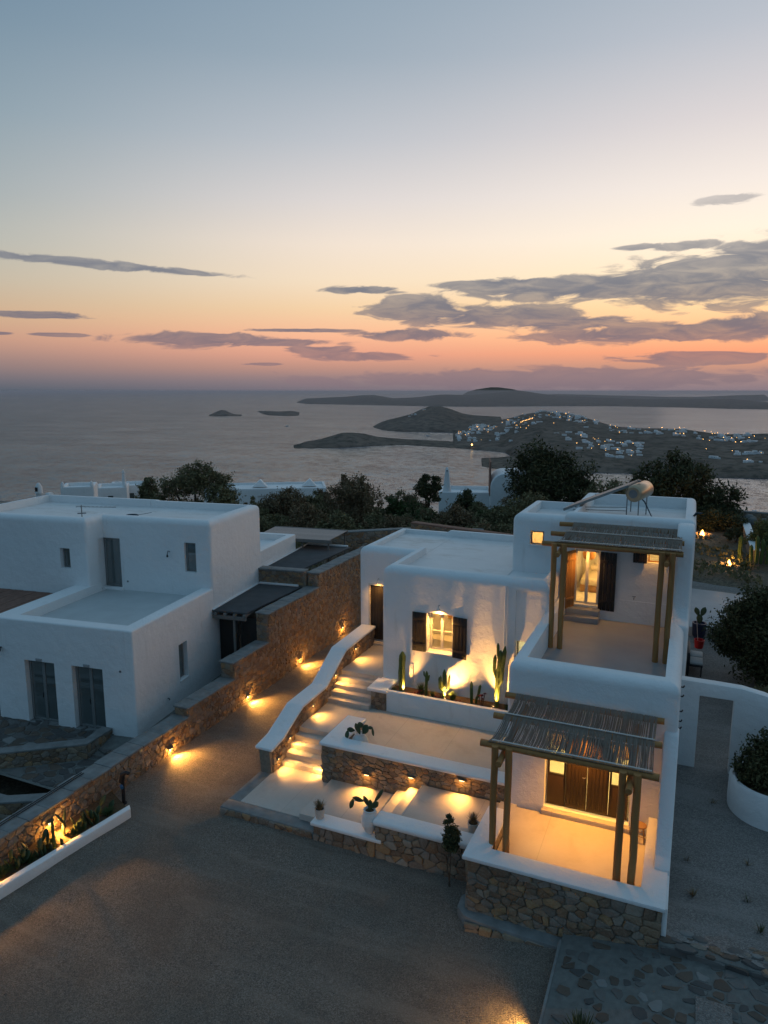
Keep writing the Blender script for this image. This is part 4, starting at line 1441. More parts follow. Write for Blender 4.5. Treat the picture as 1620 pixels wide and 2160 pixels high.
# worn mosaic slab and the rubble step up to the gravel path
MB().box(.80, 1.45, 12.8, 13.7, .8, .875, .01).build('mosaic_slab', 'path_gravel', pv)
st = thing('rubble_kerb', 'rough stone and mortar kerb where the white gravel path meets the paved forecourt', 'kerb', (2, 14.9, .8))
MB().box(.06, 6.5, 14.70, 15.12, .4, .985, .03).build('core', 'pale_mortar', st)
rgk = random.Random(5)
for k in range(46):
    x, y = rgk.uniform(.2, 6.2), rgk.choice((14.74, 14.92, 15.1, 15.25)) + rgk.uniform(-.05, .05)
    rr = rgk.uniform(.06, .19)
    m_ = rgk.randint(6, 9)
    poly = [(rr * 1.5 * rgk.uniform(.75, 1.15) * math.cos(2 * math.pi * i / m_), rr * .75 * rgk.uniform(.7, 1.1) * math.sin(2 * math.pi * i / m_)) for i in range(m_)]
    s_ = stone_mesh(poly, .004, .03, rgk, .006)
    if s_:
        mesh_obj('kerb_stone', [(a, c, e) for a, c, e in s_[1]], s_[2], 'field_stone' if k % 3 == 0 else 'flagstone', st, angle=50, loc=(x, y, .984 if y < 15.1 else 1.0))
masonry(st, (.1, 14.70, 0), (1, 0, 0), (0, 0, 1), (0, -1, 0), 6.3, .78, .97, .34, .2, .03, seed=26, name='edge_stone', mat='flagstone')

# ================================================================== THE LEFT HOUSE (its own axes, turned 7.4 degrees)
lh = thing('white_house', 'unlit white cubic house with grey framed doors and a roof terrace behind the lane wall', 'house',
           (-18.02, 18.80, 0.0), R(7.4), local=True)
K = .942
ZL = lambda z: .7366 + K * z
UB = 6.1 * K      # front of the upper storey
carve('wall', 'plaster', lh,
      [(-6.25, 0.0, 0.0, 12.0, -1.0, 4.17, dict(rt=.07, rv=.07)),
       (-12.5, -5.41, 4.62, 10.6, -1.0, 7.20, dict(rt=.26, rv=.12)),
       (-5.75, 0.012, UB, 10.62, 3.0, 7.16, dict(rt=.26, rv=.12)),
       (-3.0, -0.012, 10.4, 15.05, 1.0, 4.80, dict(rt=.05, rv=.06))],
      [(-5.35, -.52, .52, UB, 3.76, 4.8),
       (-5.0, -.42, UB + .45, 10.2, 6.82, 8), (-12.1, -5.86, 5.05, 10.17, 6.82, 8), (-5.9, -4.9, UB + .45, 10.2, 6.82, 8),
       (-2.6, -.40, 10.7, 14.65, 4.45, 5.2),
       (-4.85, -3.49, -.4, .42, .08, 2.58), (-2.72, -1.36, -.4, .42, .08, 2.58),
       (-.36, .4, 2.93, 3.55, 1.08, 2.60),
       (-5.50, -4.56, UB - .4, UB + .22, 3.86, 6.16), (-1.29, -.73, UB - .4, UB + .25, 4.86, 6.17),
       (-6.85, -6.33, 4.2, 4.95, 4.92, 5.83)])
MB().box(-5.37, -.50, .50, UB + .02, 3.68, 3.79).build('terrace_floor', 'pale_cement', lh)
MB().box(-5.838, -.40, UB + .43, 10.22, 6.76, 6.835).build('roof', 'roof_coat', lh)
MB().box(-12.12, -5.84, 5.03, 10.19, 6.76, 6.833).build('roof', 'roof_coat', lh)
for x0, x1 in ((-4.85, -3.49), (-2.72, -1.36)):
    f = glazed(lh, 'double_door', x0 + .02, x1 - .02, .1, 2.56, .20, 'grey_frame', 'unlit_room_glass', nx=2, fr=.085, dp=.06)
    MB().box(x0 - .05, x1 + .05, .0 - .06, .2, .0, .095, .01).build('doorstep', 'grey_render', lh)
    MB().prism([((x0 + x1) / 2 - .12, 2.585), ((x0 + x1) / 2 + .12, 2.585), ((x0 + x1) / 2 + .14, 2.70), ((x0 + x1) / 2 - .14, 2.70)], 'y', -.03, .08, .012).build('keystone', 'grey_cement', lh)
glazed(lh, 'door', -5.48, -4.58, 3.88, 6.14, UB + .10, 'grey_frame', 'unlit_room_glass', fr=.10)
MB().box(-5.55, -4.5, UB - .14, UB + .08, 3.78, 3.90, .015).build('doorstep', 'plaster', lh)
glazed(lh, 'window', -1.27, -.75, 4.88, 6.15, UB + .12, 'grey_frame', 'unlit_room_glass', fr=.075)
glazed(lh, 'window', -6.83, -6.35, 4.94, 5.81, 4.82, 'grey_frame', 'unlit_room_glass', fr=.06)
sw = glazed(lh, 'window', -.29, .29, 1.1, 2.58, 0, 'grey_frame', 'unlit_room_glass', fr=.07, rz=R(90), origin=(-.18, 3.24, 0))
MB().box(-.2, .03, 2.90, 3.58, 1.03, 1.085, .01).build('window_sill', 'plaster', lh)
for xx in (-4.19, -2.06):
    MB().box(xx - .075, xx - .055, .16, .19, 1.05, 1.25, .004).build('door_handle', 'black_iron', lh)
# fittings on the walls
MB().tube([(-2.03, UB, 5.72), (-2.03, UB - .12, 5.78), (-2.05, UB - .16, 5.62)], .016, 6).lathe([(.03, 5.50), (.045, 5.54), (.02, 5.62)], -2.05, UB - .16, 10).build('wall_lamp', 'black_iron', lh)
MB().box(-4.30, -4.22, UB - .015, UB + .01, 4.16, 4.24, .004).build('socket_plate', 'grey_frame', lh)
MB().box(-.62, -.55, -.02, .01, 2.55, 2.62, .004).build('socket_plate', 'grey_steel', lh)
MB().tube([(0, 2.0, .75), (.07, 2.0, .75), (.09, 2.0, .68)], .02, 8).build('garden_tap', 'grey_steel', lh)
MB().tube([(-5.88, 0, 2.98), (-5.88, -.15, 3.0), (-5.80, -.22, 2.95)], .03, 8).box(-5.95, -5.78, -.30, -.12, 2.86, 3.0, .02).build('floodlight', 'black_iron', lh)
# brown boarded roof at the far left
wd = thing('timber_shelter', 'brown boarded shelter roof at the left edge beside the unlit white house', 'shelter', (-18.02, 18.80, 0.0), R(7.4), local=True)
for k in range(23):
    MB().box(-11.8 + k * .24, -11.8 + k * .24 + .222, 1.2, 4.55, 3.70, 3.735 + .004 * (k % 3)).build('board', 'quarry_red', wd)
MB().box(-11.8, -6.3, 1.25, 1.4, 3.5, 3.70).box(-11.8, -6.3, 4.3, 4.45, 3.5, 3.70).build('joists', 'bark', wd)['kind'] = 'stuff'
# flat felt roofs over the passage
for lb, a0, a1, b0, b1, z, nmf in (('flat dark felt roof over the passage with pale beam ends, the lower of two', .0, 1.72, 5.62, 10.22, 3.26, True),
                                   ('flat dark felt roof behind the passage cross wall, the upper of two', .0, 1.85, 10.72, 16.6, 3.90, False)):
    r_ = thing('flat_roof', lb, 'roof', (-18.02, 18.80, 0.0), R(7.4), local=True)
    MB().prism([(a0 + .01, b0), (a1 - .08 if nmf else a1 + .1, b0 + .05), (a1 + .60 if nmf else a1 + .85, b1), (a0 + .01, b1)], 'z', z - .08, z, .012).build('roof_felt', 'roof_felt', r_)
    MB().box(a0 + .01, a0 + .10, b0, b1, z + .002, z + .05, .01).build('upstand', 'plaster', r_)
    MB().box(a0 + .1, a1 + (.45 if nmf else .7), b1 - .12, b1 - .01, z + .002, z + .09, .01).build('upstand', 'plaster', r_)
    if nmf:
        for k in range(4):
            MB().box(.12 + k * .46, .24 + k * .46, b0 - .05, b0 + 3, z - .21, z - .085, .01).build('beam', 'grey_timber', r_)
        MB().box(.0, 1.60, b0 + .02, b0 + .16, z - .38, z - .215, .012).build('lintel_beam', 'grey_timber', r_)
        MB().box(.98, 1.07, b0 + .05, b0 + .14, .0, z - .38, .008).build('post', 'grey_timber', r_)
        dl = MB().box(.05, .97, b0 + .55, b0 + .60, .05, z - .4, .008).build('door', 'dark_shutter', r_)
        MB().box(1.08, 1.95, b0 + .55, b0 + .60, .05, z - .4, .008).build('door', 'dark_shutter', r_)
cw_ = thing('cross_wall', 'short stone wall with grey coping between the two flat felt roofs', 'stone wall', (-18.02, 18.80, 0.0), R(7.4), local=True)
MB().box(.0, 2.5, 10.28, 10.70, 2.0, 3.95).build('core', 'joint_mortar', cw_, smooth=False)
for k in range(4):
    MB().box(.0 + .62 * k + .004, .0 + .62 * (k + 1) - .004, 10.22, 10.76, 3.94, 4.03, .02).build('coping_slab', 'grey_render', cw_)
masonry(cw_, (0, 10.28, 0), (1, 0, 0), (0, 0, 1), (0, -1, 0), 2.4, 3.3, 3.93, .2, .13, .035, seed=61)
# slatted shelter behind
ps = thing('slatted_shelter', 'pale pinkish slatted shelter roof on thin posts behind the flat felt roofs', 'shelter', (-18.02, 18.80, 0.0), R(7.4), local=True)
for k in range(34):
    MB().box(-2.6, 1.85 + k * .006, 15.35 + k * .078, 15.35 + k * .078 + .066, 4.46 + k * .002, 4.49 + k * .002).build('slat', 'pink_slats', ps)
MB().box(-2.6, 2.0, 15.25, 15.33, 4.32, 4.50).box(-2.6, 2.05, 17.95, 18.03, 4.36, 4.58).build('edge_beams', 'grey_timber', ps)['kind'] = 'stuff'
for x, y in ((1.75, 15.4), (1.85, 17.9), (.2, 15.4)):
    MB().box(x, x + .07, y, y + .07, 1.5, 4.44).build('post', 'grey_timber', ps)
# roof aerials
ant = thing('roof_aerial', 'bent television aerial standing on the left house roof', 'aerial', (-18.02, 18.80, 0.0), R(7.4), local=True)
MB().tube([(-6.35, 5.6, 6.83), (-6.35, 5.6, 7.62)], .022, 8).build('mast', 'grey_steel', ant)
b = MB()
b.tube([(-6.6, 5.55, 7.55), (-4.9, 6.1, 7.50)], .012, 6)
for k in range(9):
    x = -6.5 + k * .19
    y = 5.58 + k * .06
    b.tube([(x, y - .16, 7.54), (x, y + .16, 7.54)], .006, 5)
b.tube([(-6.5, 5.5, 7.25), (-6.2, 5.7, 7.25)], .03, 6)
b.build('boom', 'grey_steel', ant)
dish = thing('coiled_cable', 'dark coil of cable with a rod lying on the left house roof', 'cable', (-18.02, 18.80, 0.0), R(7.4), local=True)
b = MB()
for q in range(3):
    b.tube([(-5.0 + (.24 + .02 * q) * math.cos(a * .4), 7.4 + .2 * math.sin(a * .4), 6.87 + q * .03) for a in range(17)], .025, 6)
b.build('coil', 'dark_rubber', dish)
MB().tube([(-5.3, 7.0, 6.86), (-4.3, 7.9, 7.0)], .015, 6).build('rod', 'grey_steel', dish)

# ---- paving and low walls in front of the left house
pt = thing('paved_terrace', 'dark flagged terrace before the double doors of the unlit house', 'terrace', (-20, 18, 0))
MB().prism([(-30, 15.0), (-21.6, 15.9), (-19.4, 17.7), (-19.0, 18.8), (-19.0, 22), (-30, 22)], 'z', -.6, .075).build('base', 'pale_mortar', pt)
rg = random.Random(9)
for site, poly in cells(9.0, lambda u: 0.0, lambda u: 3.6, .42, .34, rg):
    s_ = stone_mesh(poly, .02, .014, rg, .01)
    if s_:
        (cu, cv), VV, FF = s_
        x, y = -27.9 + cu, 15.7 + cv
        if x > -19.6 + (y - 17.7) * .3 or y < 15.9 + (x + 21.4) * .82 or y > 17.75 + (x + 18) * -.13 + 1.0 + 1.1:
            continue
        mesh_obj('flagstone', VV, FF, 'flagstone', pt, angle=50, loc=(x, y, .078))
tl = thing('terrace_wall', 'low angled stone wall with grey cap around the dark flagged terrace', 'garden wall', (-20, 17, 0))


def wall_path(parent, pts, th, z0, z1, capmat, seed, cwid=.26, capover=.05, cap_t=.07, limit=300, ch=.17, side=1):
    """a low wall along a ground polyline; stones on its right-hand face"""
    left, right, cl_, cr = [], [], [], []
    n = len(pts)
    for i, p in enumerate(pts):
        a = Vector(pts[max(0, i - 1)])
        c = Vector(pts[min(n - 1, i + 1)])
        d = (c - a).normalized()
        nrm = Vector((d.y, -d.x))
        left.append(Vector(p) - nrm * th / 2)
        right.append(Vector(p) + nrm * th / 2)
        cl_.append(Vector(p) - nrm * (th / 2 + capover))
        cr.append(Vector(p) + nrm * (th / 2 + capover))
    MB().prism([tuple(v) for v in left + right[::-1]], 'z', z0, z1 - cap_t).build('core', 'joint_mortar', parent, smooth=False)
    MB().prism([tuple(v) for v in cl_ + cr[::-1]], 'z', z1 - cap_t - .004, z1, .018).build('cap', capmat, parent)
    for i in range(n - 1):
        a, c = right[i], right[i + 1]
        ln = (c - a).length
        d = (c - a) / ln
        masonry(parent, (a.x, a.y, 0), (d.x, d.y, 0), (0, 0, 1), (d.y, -d.x, 0), ln, z0, z1 - cap_t, cwid, ch, .04, seed=seed + i, limit=limit)


wall_path(tl, [(-30, 14.9), (-21.5, 15.75), (-19.2, 17.5), (-19.3, 18.62)], .36, -.35, .33, 'grey_render', 70)
t2 = thing('step_wall', 'low grey capped stone wall nearer the frame edge beside the lane wall coping', 'garden wall', (-19, 14.5, 0))
wall_path(t2, [(-30, 13.6), (-19.3, 14.15), (-17.9, 14.95), (-16.95, 16.0)], .34, -1.1, -.06, 'grey_render', 80, limit=60)
# loose flagstones of the passage
ps2 = thing('passage_flagstones', 'uneven grey flagstones paving the passage behind the lane wall', 'paving', (-18, 18, -.2))
rg = random.Random(19)
for site, poly in cells(5.0, lambda u: 0.0, lambda u: 10.5, .46, .38, rg):
    s_ = stone_mesh(poly, .025, .014, rg, .012)
    if s_:
        (cu, cv), VV, FF = s_
        x, y = -21.9 + cu, 15.5 + cv
        if x < -18.0 - (y - 18.8) * .13 + .1 and y > 18.0:
            continue
        if y > 15.6 + (x + 21.2) * .76 and x < -19.1 and y < 19:
            continue
        if x > -17.0 or (x < -18.9 and y > 17.5):
            continue
        mesh_obj('flagstone', VV, FF, 'flagstone', ps2, angle=50, loc=(x, y, low_z(x, y) + .004))
rail = thing('pipe_run', 'pair of thin dark pipes lying along the lane wall coping', 'pipes', (-16.6, 12, .96))
for k in (0, 1):
    MB().tube([(-16.75 + k * .09, 8.0, .98), (-16.74 + k * .09, 11.5, .98), (-16.75 + k * .09, 15.0, .98)], .014, 6).build('pipe', 'black_iron', rail)

# ================================================================== ROOF: solar water heater
sh = thing('solar_water_heater', 'solar water heater with a steel drum and a sloping tube collector on the bedroom roof', 'water heater', (-1.8, 28.4, 7.96))
c0, c1 = Vector((-1.86, 27.6, 8.92)), Vector((-1.50, 28.75, 9.0))
dv = (c1 - c0).normalized()
b = MB()
b.tube([c0 - dv * .02, c0 + dv * .03, c0 + dv * .05, c1 - dv * .05, c1 - dv * .03, c1 + dv * .02], [.25, .305, .32, .32, .305, .25], 28)
b.build('drum', 'steel_tank', sh, angle=40)
MB().tube([c0 - dv * .035, c0 - dv * .02], .16, 18).build('end_cap', 'grey_steel', sh)
MB().tube([c0 + dv * .5 + Vector((0, 0, .36)), c0 + dv * .5 + Vector((0, 0, .44))], .07, 12).build('valve', 'grey_steel', sh)
col_a, col_b = Vector((-2.05, 27.75, 9.14)), Vector((-4.25, 26.85, 8.24))
b = MB()
sd = Vector((.30, 1.35, .09))
P4 = [col_b, col_b + sd, col_a + sd, col_a]
nrm = (P4[1] - P4[0]).cross(P4[3] - P4[0]).normalized() * .09
b.bm.faces.new([b.bm.verts.new(p + nrm * 0) for p in P4])
for i in range(4):
    a, c = P4[i], P4[(i + 1) % 4]
    b.quad(a, c, c - nrm, a - nrm)
b.quad(*[p - nrm for p in P4[::-1]])
bmesh.ops.remove_doubles(b.bm, verts=b.bm.verts, dist=.001)
b.build('collector_frame', 'grey_frame', sh, smooth=False)
for k in range(9):
    f = (k + .5) / 9
    o_ = P4[0] + sd * f + Vector((0, 0, .0))
    e_ = P4[3] + sd * f
    MB().tube([o_ + nrm.normalized() * .03 * (1 if nrm.z > 0 else -1), e_ + nrm.normalized() * .03 * (1 if nrm.z > 0 else -1)], .028, 8).build('collector_tube', 'dark_rubber', sh)
for x, y in ((-2.12, 28.3), (-1.7, 28.35), (-2.05, 29.4), (-1.45, 28.95)):
    MB().box(x - .02, x + .02, y - .02, y + .02, 7.96, 8.7).build('leg', 'grey_steel', sh)
MB().tube([(-2.12, 28.3, 8.3), (-4.0, 27.9, 8.25)], .015, 6).build('stay', 'grey_steel', sh)
MB().tube([(-2.12, 28.35, 8.15), (-4.1, 28.1, 8.12)], .015, 6).build('stay', 'grey_steel', sh)
hoses = thing('water_hoses', 'blue water hoses looping from the heater drum across the roof and over the parapet', 'hoses', (-1.2, 28, 8))
for k in range(3):
    pts = []
    for i in range(15):
        f = i / 14
        x = -1.65 + 2.1 * f + .03 * k
        z = 8.75 - .76 * ss(f, 0, .28) + .5 * ss(f, .78, .93) - .05 * k * (f < .3)
        y = 28.0 - 1.4 * f + .12 * math.sin(f * 9 + k) * (1 - f) + .05 * k
        pts.append((x, y, z + .01))
    MB().tube(pts, .018, 6).build('hose', 'dark_rubber', hoses)

# ================================================================== POTS AND FURNITURE
t_ = thing('ribbed_urn', 'tall ribbed pale clay urn planted with prickly pear on the low front wall', 'urn', (-7.42, 16.16, .72))
prof = [(.10, .72)]
for i in range(25):
    f = i / 24
    r = .115 + .125 * math.sin(min(1, f / .62) * math.pi / 2) - .09 * max(0, (f - .62) / .38) ** 1.5
    prof.append((r + (.008 if i % 2 else -.008), .74 + .62 * f))
prof += [(.17, 1.375), (.175, 1.40), (.14, 1.405), (.13, 1.36)]
MB().lathe(prof, -7.42, 16.16, 28).build('urn_body', 'white_pot', t_, angle=60)
MB().lathe([(.13, 1.35), (.12, 1.365), (.02, 1.37)], -7.42, 16.16, 16).build('soil', 'planter_soil', t_)


def pad(parent, base, tip, w_, th=.035, mat='pad_skin'):
    base, tip = Vector(base), Vector(tip)
    d = tip - base
    ln = d.length
    d.normalize()
    sx = d.cross(Vector((.35, 1, .1))).normalized()
    nn = d.cross(sx)
    b_ = MB()
    rings = []
    N_, M_ = 8, 12
    for i in range(N_ + 1):
        f = i / N_
        ww = w_ / 2 * max(.12, math.sin(math.pi * min(1, max(0, f)) ** 1.25) ** .62 if 0 < f < 1 else .12)
        tt = th * (.35 + .65 * (math.sin(math.pi * f) if 0 < f < 1 else 0))
        c = base + d * ln * f
        rings.append([b_.bm.verts.new(c + sx * ww * math.cos(2 * math.pi * k / M_) + nn * tt * math.sin(2 * math.pi * k / M_)) for k in range(M_)])
    for q, r_ in zip(rings, rings[1:]):
        for k in range(M_):
            b_.bm.faces.new((q[k], q[(k + 1) % M_], r_[(k + 1) % M_], r_[k]))
    b_.bm.faces.new(rings[0][::-1])
    b_.bm.faces.new(rings[-1])
    return b_.build('pad', mat, parent, angle=60)


def pear(name, label, pads, group=None):
    t2_ = thing(name, label, 'cactus', pads[0][0], group=group)
    for a, c, w_ in pads:
        pad(t2_, a, c, w_)
    return t2_


pear('prickly_pear', 'broad grey green paddle cactus growing from the ribbed urn',
     [((-7.42, 16.16, 1.34), (-7.42, 16.22, 1.66), .2), ((-7.45, 16.18, 1.46), (-7.62, 16.2, 1.74), .2), ((-7.6, 16.17, 1.60), (-7.92, 16.12, 1.66), .17),
      ((-7.88, 16.1, 1.66), (-7.96, 16.05, 1.36), .15), ((-7.38, 16.18, 1.45), (-7.16, 16.16, 1.68), .17), ((-7.3, 16.2, 1.62), (-7.08, 16.3, 2.0), .12)])
t_ = thing('white_pot', 'rounded white pot with a curling cactus inside the corner of the middle terrace', 'pot', (-9.15, 19.2, 1.25))
MB().lathe([(.16, 1.26), (.24, 1.36), (.27, 1.52), (.25, 1.68), (.17, 1.80), (.165, 1.86), (.19, 1.88), (.15, 1.885), (.13, 1.82)], -9.15, 19.2, 24).build('pot_body', 'white_pot', t_, angle=60)
pear('curling_cactus', 'dark curling paddle cactus in the rounded white pot',
     [((-9.15, 19.2, 1.82), (-9.3, 19.2, 2.18), .26), ((-9.25, 19.18, 2.1), (-9.02, 19.16, 2.22), .20), ((-9.05, 19.2, 1.85), (-8.88, 19.2, 2.2), .26),
      ((-8.9, 19.2, 2.1), (-8.68, 19.16, 2.16), .12), ((-8.7, 19.16, 2.17), (-8.63, 19.1, 1.92), .10), ((-9.3, 19.15, 1.95), (-9.55, 19.08, 1.98), .2),
      ((-9.5, 19.05, 1.98), (-9.52, 18.95, 1.72), .18)])


def tuft(parent, name, c, n, h, spread, mat, w_=.012, seed=0, lean=.5):
    rg_ = random.Random(seed)
    V2, F2 = [], []
    for i in range(n):
        a = rg_.uniform(0, 2 * math.pi)
        r0 = rg_.uniform(0, spread * .35)
        hh = h * rg_.uniform(.55, 1.1)
        out_ = spread * rg_.uniform(.2, 1)
        ca, sa = math.cos(a), math.sin(a)
        k = len(V2)
        for j, f in enumerate((0, .5, 1)):
            rr = r0 + out_ * f ** 1.6
            ww = w_ * (1 - f * .85)
            zc = c[2] + hh * (f - lean * .4 * f * f * (out_ / spread))
            x, y = c[0] + ca * rr, c[1] + sa * rr
            V2 += [(x - sa * ww, y + ca * ww, zc), (x + sa * ww, y - ca * ww, zc)]
        F2 += [(k, k + 1, k + 3, k + 2), (k + 2, k + 3, k + 5, k + 4)]
    o_ = mesh_obj(name, V2, F2, mat, parent, smooth=False)
    return o_


def flower_pot(x, y, z, h, r, label, plabel, mat='terracotta_pot', pm='dry_grass', seed=0):
    p_ = thing('flower_pot', label, 'pot', (x, y, z))
    MB().lathe([(r * .72, z), (r * .8, z + h * .1), (r, z + h * .92), (r * 1.04, z + h), (r * .9, z + h), (r * .86, z + h * .9)], x, y, 22).build('pot_body', mat, p_, angle=50)
    MB().lathe([(r * .84, z + h * .82), (r * .8, z + h * .9), (.01, z + h * .93)], x, y, 14).build('soil', 'planter_soil', p_)
    q_ = thing('potted_plant', plabel, 'plant', (x, y, z + h * .9))
    tuft(q_, 'foliage', (x, y, z + h * .9), 150, r * 1.9, r * 1.25, pm, .010, seed)


flower_pot(-9.0, 16.2, .72, .30, .145, 'small tapered clay pot at the left end of the low front wall', 'brown grassy tuft in the clay pot on the low front wall', seed=2)
flower_pot(-4.66, 16.75, 1.12, .26, .15, 'clay pot half hidden behind the small tree', 'dark rounded tuft in the pot behind the small tree', 'terracotta_pot', 'brown_leaf', seed=3)

# stool by the entrance doors
t_ = thing('wooden_stool', 'small round wooden stool by the right wall of the entrance terrace', 'stool', (-.56, 17.95, 1.2))
MB().lathe([(.15, 1.615), (.165, 1.63), (.165, 1.65), (.15, 1.66)], -.56, 17.95, 22).build('seat', 'stool_wood', t_)
for k in range(4):
    a = R(45 + 90 * k)
    MB().tube([(-.56 + .11 * math.cos(a), 17.95 + .11 * math.sin(a), 1.62), (-.56 + .17 * math.cos(a), 17.95 + .17 * math.sin(a), 1.2)], [.02, .014], 8).build('leg', 'stool_wood', t_)
b = MB()
for k in range(4):
    a, c = R(45 + 90 * k), R(135 + 90 * k)
    b.tube([(-.56 + .145 * math.cos(a), 17.95 + .145 * math.sin(a), 1.38), (-.56 + .145 * math.cos(c), 17.95 + .145 * math.sin(c), 1.38)], .01, 6)
b.build('stretchers', 'stool_wood', t_)['kind'] = 'stuff'

# stand pipe by the lane
t_ = thing('stand_pipe', 'black stand pipe with a blue valve beside the lane wall', 'stand pipe', (-15.5, 15.4, 0))
MB().tube([(-15.52, 15.42, 0), (-15.52, 15.42, .74)], .055, 12).tube([(-15.56, 15.42, .72), (-15.5, 15.42, .98), (-15.38, 15.45, 1.05), (-15.28, 15.47, 1.02)], [.085, .08, .06, .05], 12).build('pipe', 'black_iron', t_)
MB().tube([(-15.53, 15.36, .62), (-15.42, 15.28, .62)], .05, 10).build('valve', 'blue_paint', t_)
MB().lathe([(.09, -.02), (.09, .03)], -15.52, 15.42, 14).build('flange', 'black_iron', t_)


# ---- columnar cacti, succulents
def column_cactus(label, x, y, z, h, r, arms=(), ribs=8, seed=0, mat='cactus_skin', name='column_cactus'):
    t3 = thing(name, label, 'cactus', (x, y, z))
    rg_ = random.Random(seed)

    def stem(pts, r_, nm):
        b_ = MB()
        rings = []
        n_ = ribs * 2
        P_ = [Vector(p) for p in pts]
        dense = []
        for i in range(len(P_) - 1):
            for k in range(5):
                dense.append(P_[i].lerp(P_[i + 1], k / 5))
        dense.append(P_[-1])
        L_ = len(dense) - 1
        for i, p in enumerate(dense):
            f = i / L_
            rr = r_ * (min(1, .75 + f * 1.2)) * (1 if f < .88 else math.sqrt(max(.02, 1 - ((f - .88) / .125) ** 2))) * rg_.uniform(.95, 1.05)
            rings.append([b_.bm.verts.new(p + Vector((math.cos(2 * math.pi * k / n_), math.sin(2 * math.pi * k / n_), 0)) * rr * (1 if k % 2 else .80)) for k in range(n_)])
        for q, w_ in zip(rings, rings[1:]):
            for k in range(n_):
                b_.bm.faces.new((q[k], q[(k + 1) % n_], w_[(k + 1) % n_], w_[k]))
        b_.bm.faces.new(rings[0][::-1])
        b_.bm.faces.new(rings[-1])
        b_.build(nm, mat, t3, angle=50)
    stem([(x, y, z - .02), (x + rg_.uniform(-.02, .02), y, z + h * .5), (x + rg_.uniform(-.03, .03), y, z + h)], r, 'stem')
    for a in arms:
        stem([(x + px, y + py, z + pz) for px, py, pz in a[0]], a[1], 'arm')
    return t3


SZ = 1.84
column_cactus('thick ribbed column cactus at the left end of the planter', -9.12, 22.72, SZ, 1.55, .125, ribs=9, seed=1)
column_cactus('slender cactus with a knobbly head left of the floodlit one in the planter', -8.2, 22.75, SZ, .95, .055,
              [(((0, 0, .5), (.09, 0, .62), (.12, 0, .82)), .035), (((0, 0, .7), (-.07, 0, .78), (-.08, 0, .93)), .03)], seed=2)
column_cactus('candelabra cactus lit white by the middle spotlight below the window', -7.48, 22.66, SZ, 1.15, .062,
              [(((0, 0, .25), (-.16, 0, .42), (-.19, 0, .85)), .04), (((0, 0, .3), (.15, 0, .45), (.2, 0, 1.0)), .042), (((0, 0, .4), (.07, -.1, .55), (.09, -.1, 1.05)), .04),
               (((0, 0, .35), (-.08, -.1, .5), (-.1, -.1, .95)), .038)], seed=3)
column_cactus('plain upright pole cactus right of the middle of the planter', -6.5, 22.78, SZ, .82, .055, seed=4)
column_cactus('leaning pole cactus beside the plain upright one in the planter', -6.36, 22.86, SZ, .25, .04,
              [(((0, 0, .1), (.09, 0, .4), (.14, 0, .72)), .05)], seed=5)
column_cactus('tallest branching cactus at the right end of the planter', -5.62, 22.86, SZ, 1.5, .085,
              [(((0, 0, .9), (.14, 0, 1.2), (.24, 0, 2.25)), .075), (((0, 0, 1.0), (-.12, 0, 1.3), (-.10, 0, 1.9)), .06), (((0, 0, 1.2), (.06, -.05, 1.6), (.10, -.03, 2.1)), .065),
               (((0.1, 0, 1.5), (.02, -.06, 1.9), (0, -.05, 2.35)), .05), (((0, 0, .7), (.16, -.05, 1.0), (.20, -.04, 1.5)), .055)], seed=6)


def rosette(parent, c, n, r, mat, seed):
    rg_ = random.Random(seed)
    V2, F2 = [], []
    for i in range(n):
        a = i * 2.4 + rg_.uniform(-.2, .2)
        t4 = (i + .5) / n
        ln = r * (.35 + .65 * t4)
        up = (1 - t4) * 1.1 + .2
        ca, sa = math.cos(a), math.sin(a)
        k = len(V2)
        for f, w_ in ((0.05, .18), (.6, .30), (1, .04)):
            x, y, z = c[0] + ca * ln * f * math.cos(up * .8), c[1] + sa * ln * f * math.cos(up * .8), c[2] + ln * f * math.sin(up * .8)
            V2 += [(x - sa * w_ * r * .5, y + ca * w_ * r * .5, z), (x + sa * w_ * r * .5, y - ca * w_ * r * .5, z)]
        F2 += [(k, k + 1, k + 3, k + 2), (k + 2, k + 3, k + 5, k + 4)]
    return V2, F2


def succulent(label, x, y, heads, mat, seed, z=SZ):
    t5 = thing('succulent', label, 'plant', (x, y, z))
    for j, (dx, dy, h, r) in enumerate(heads):
        V2, F2 = rosette(t5, (x + dx, y + dy, z + h), 22, r, mat, seed + j)
        mesh_obj('leaf_rosette', V2, F2, mat, t5, smooth=False)
        MB().tube([(x + dx * .3, y + dy * .3, z), (x + dx, y + dy, z + h)], .014, 6).build('stem', 'bark', t5)


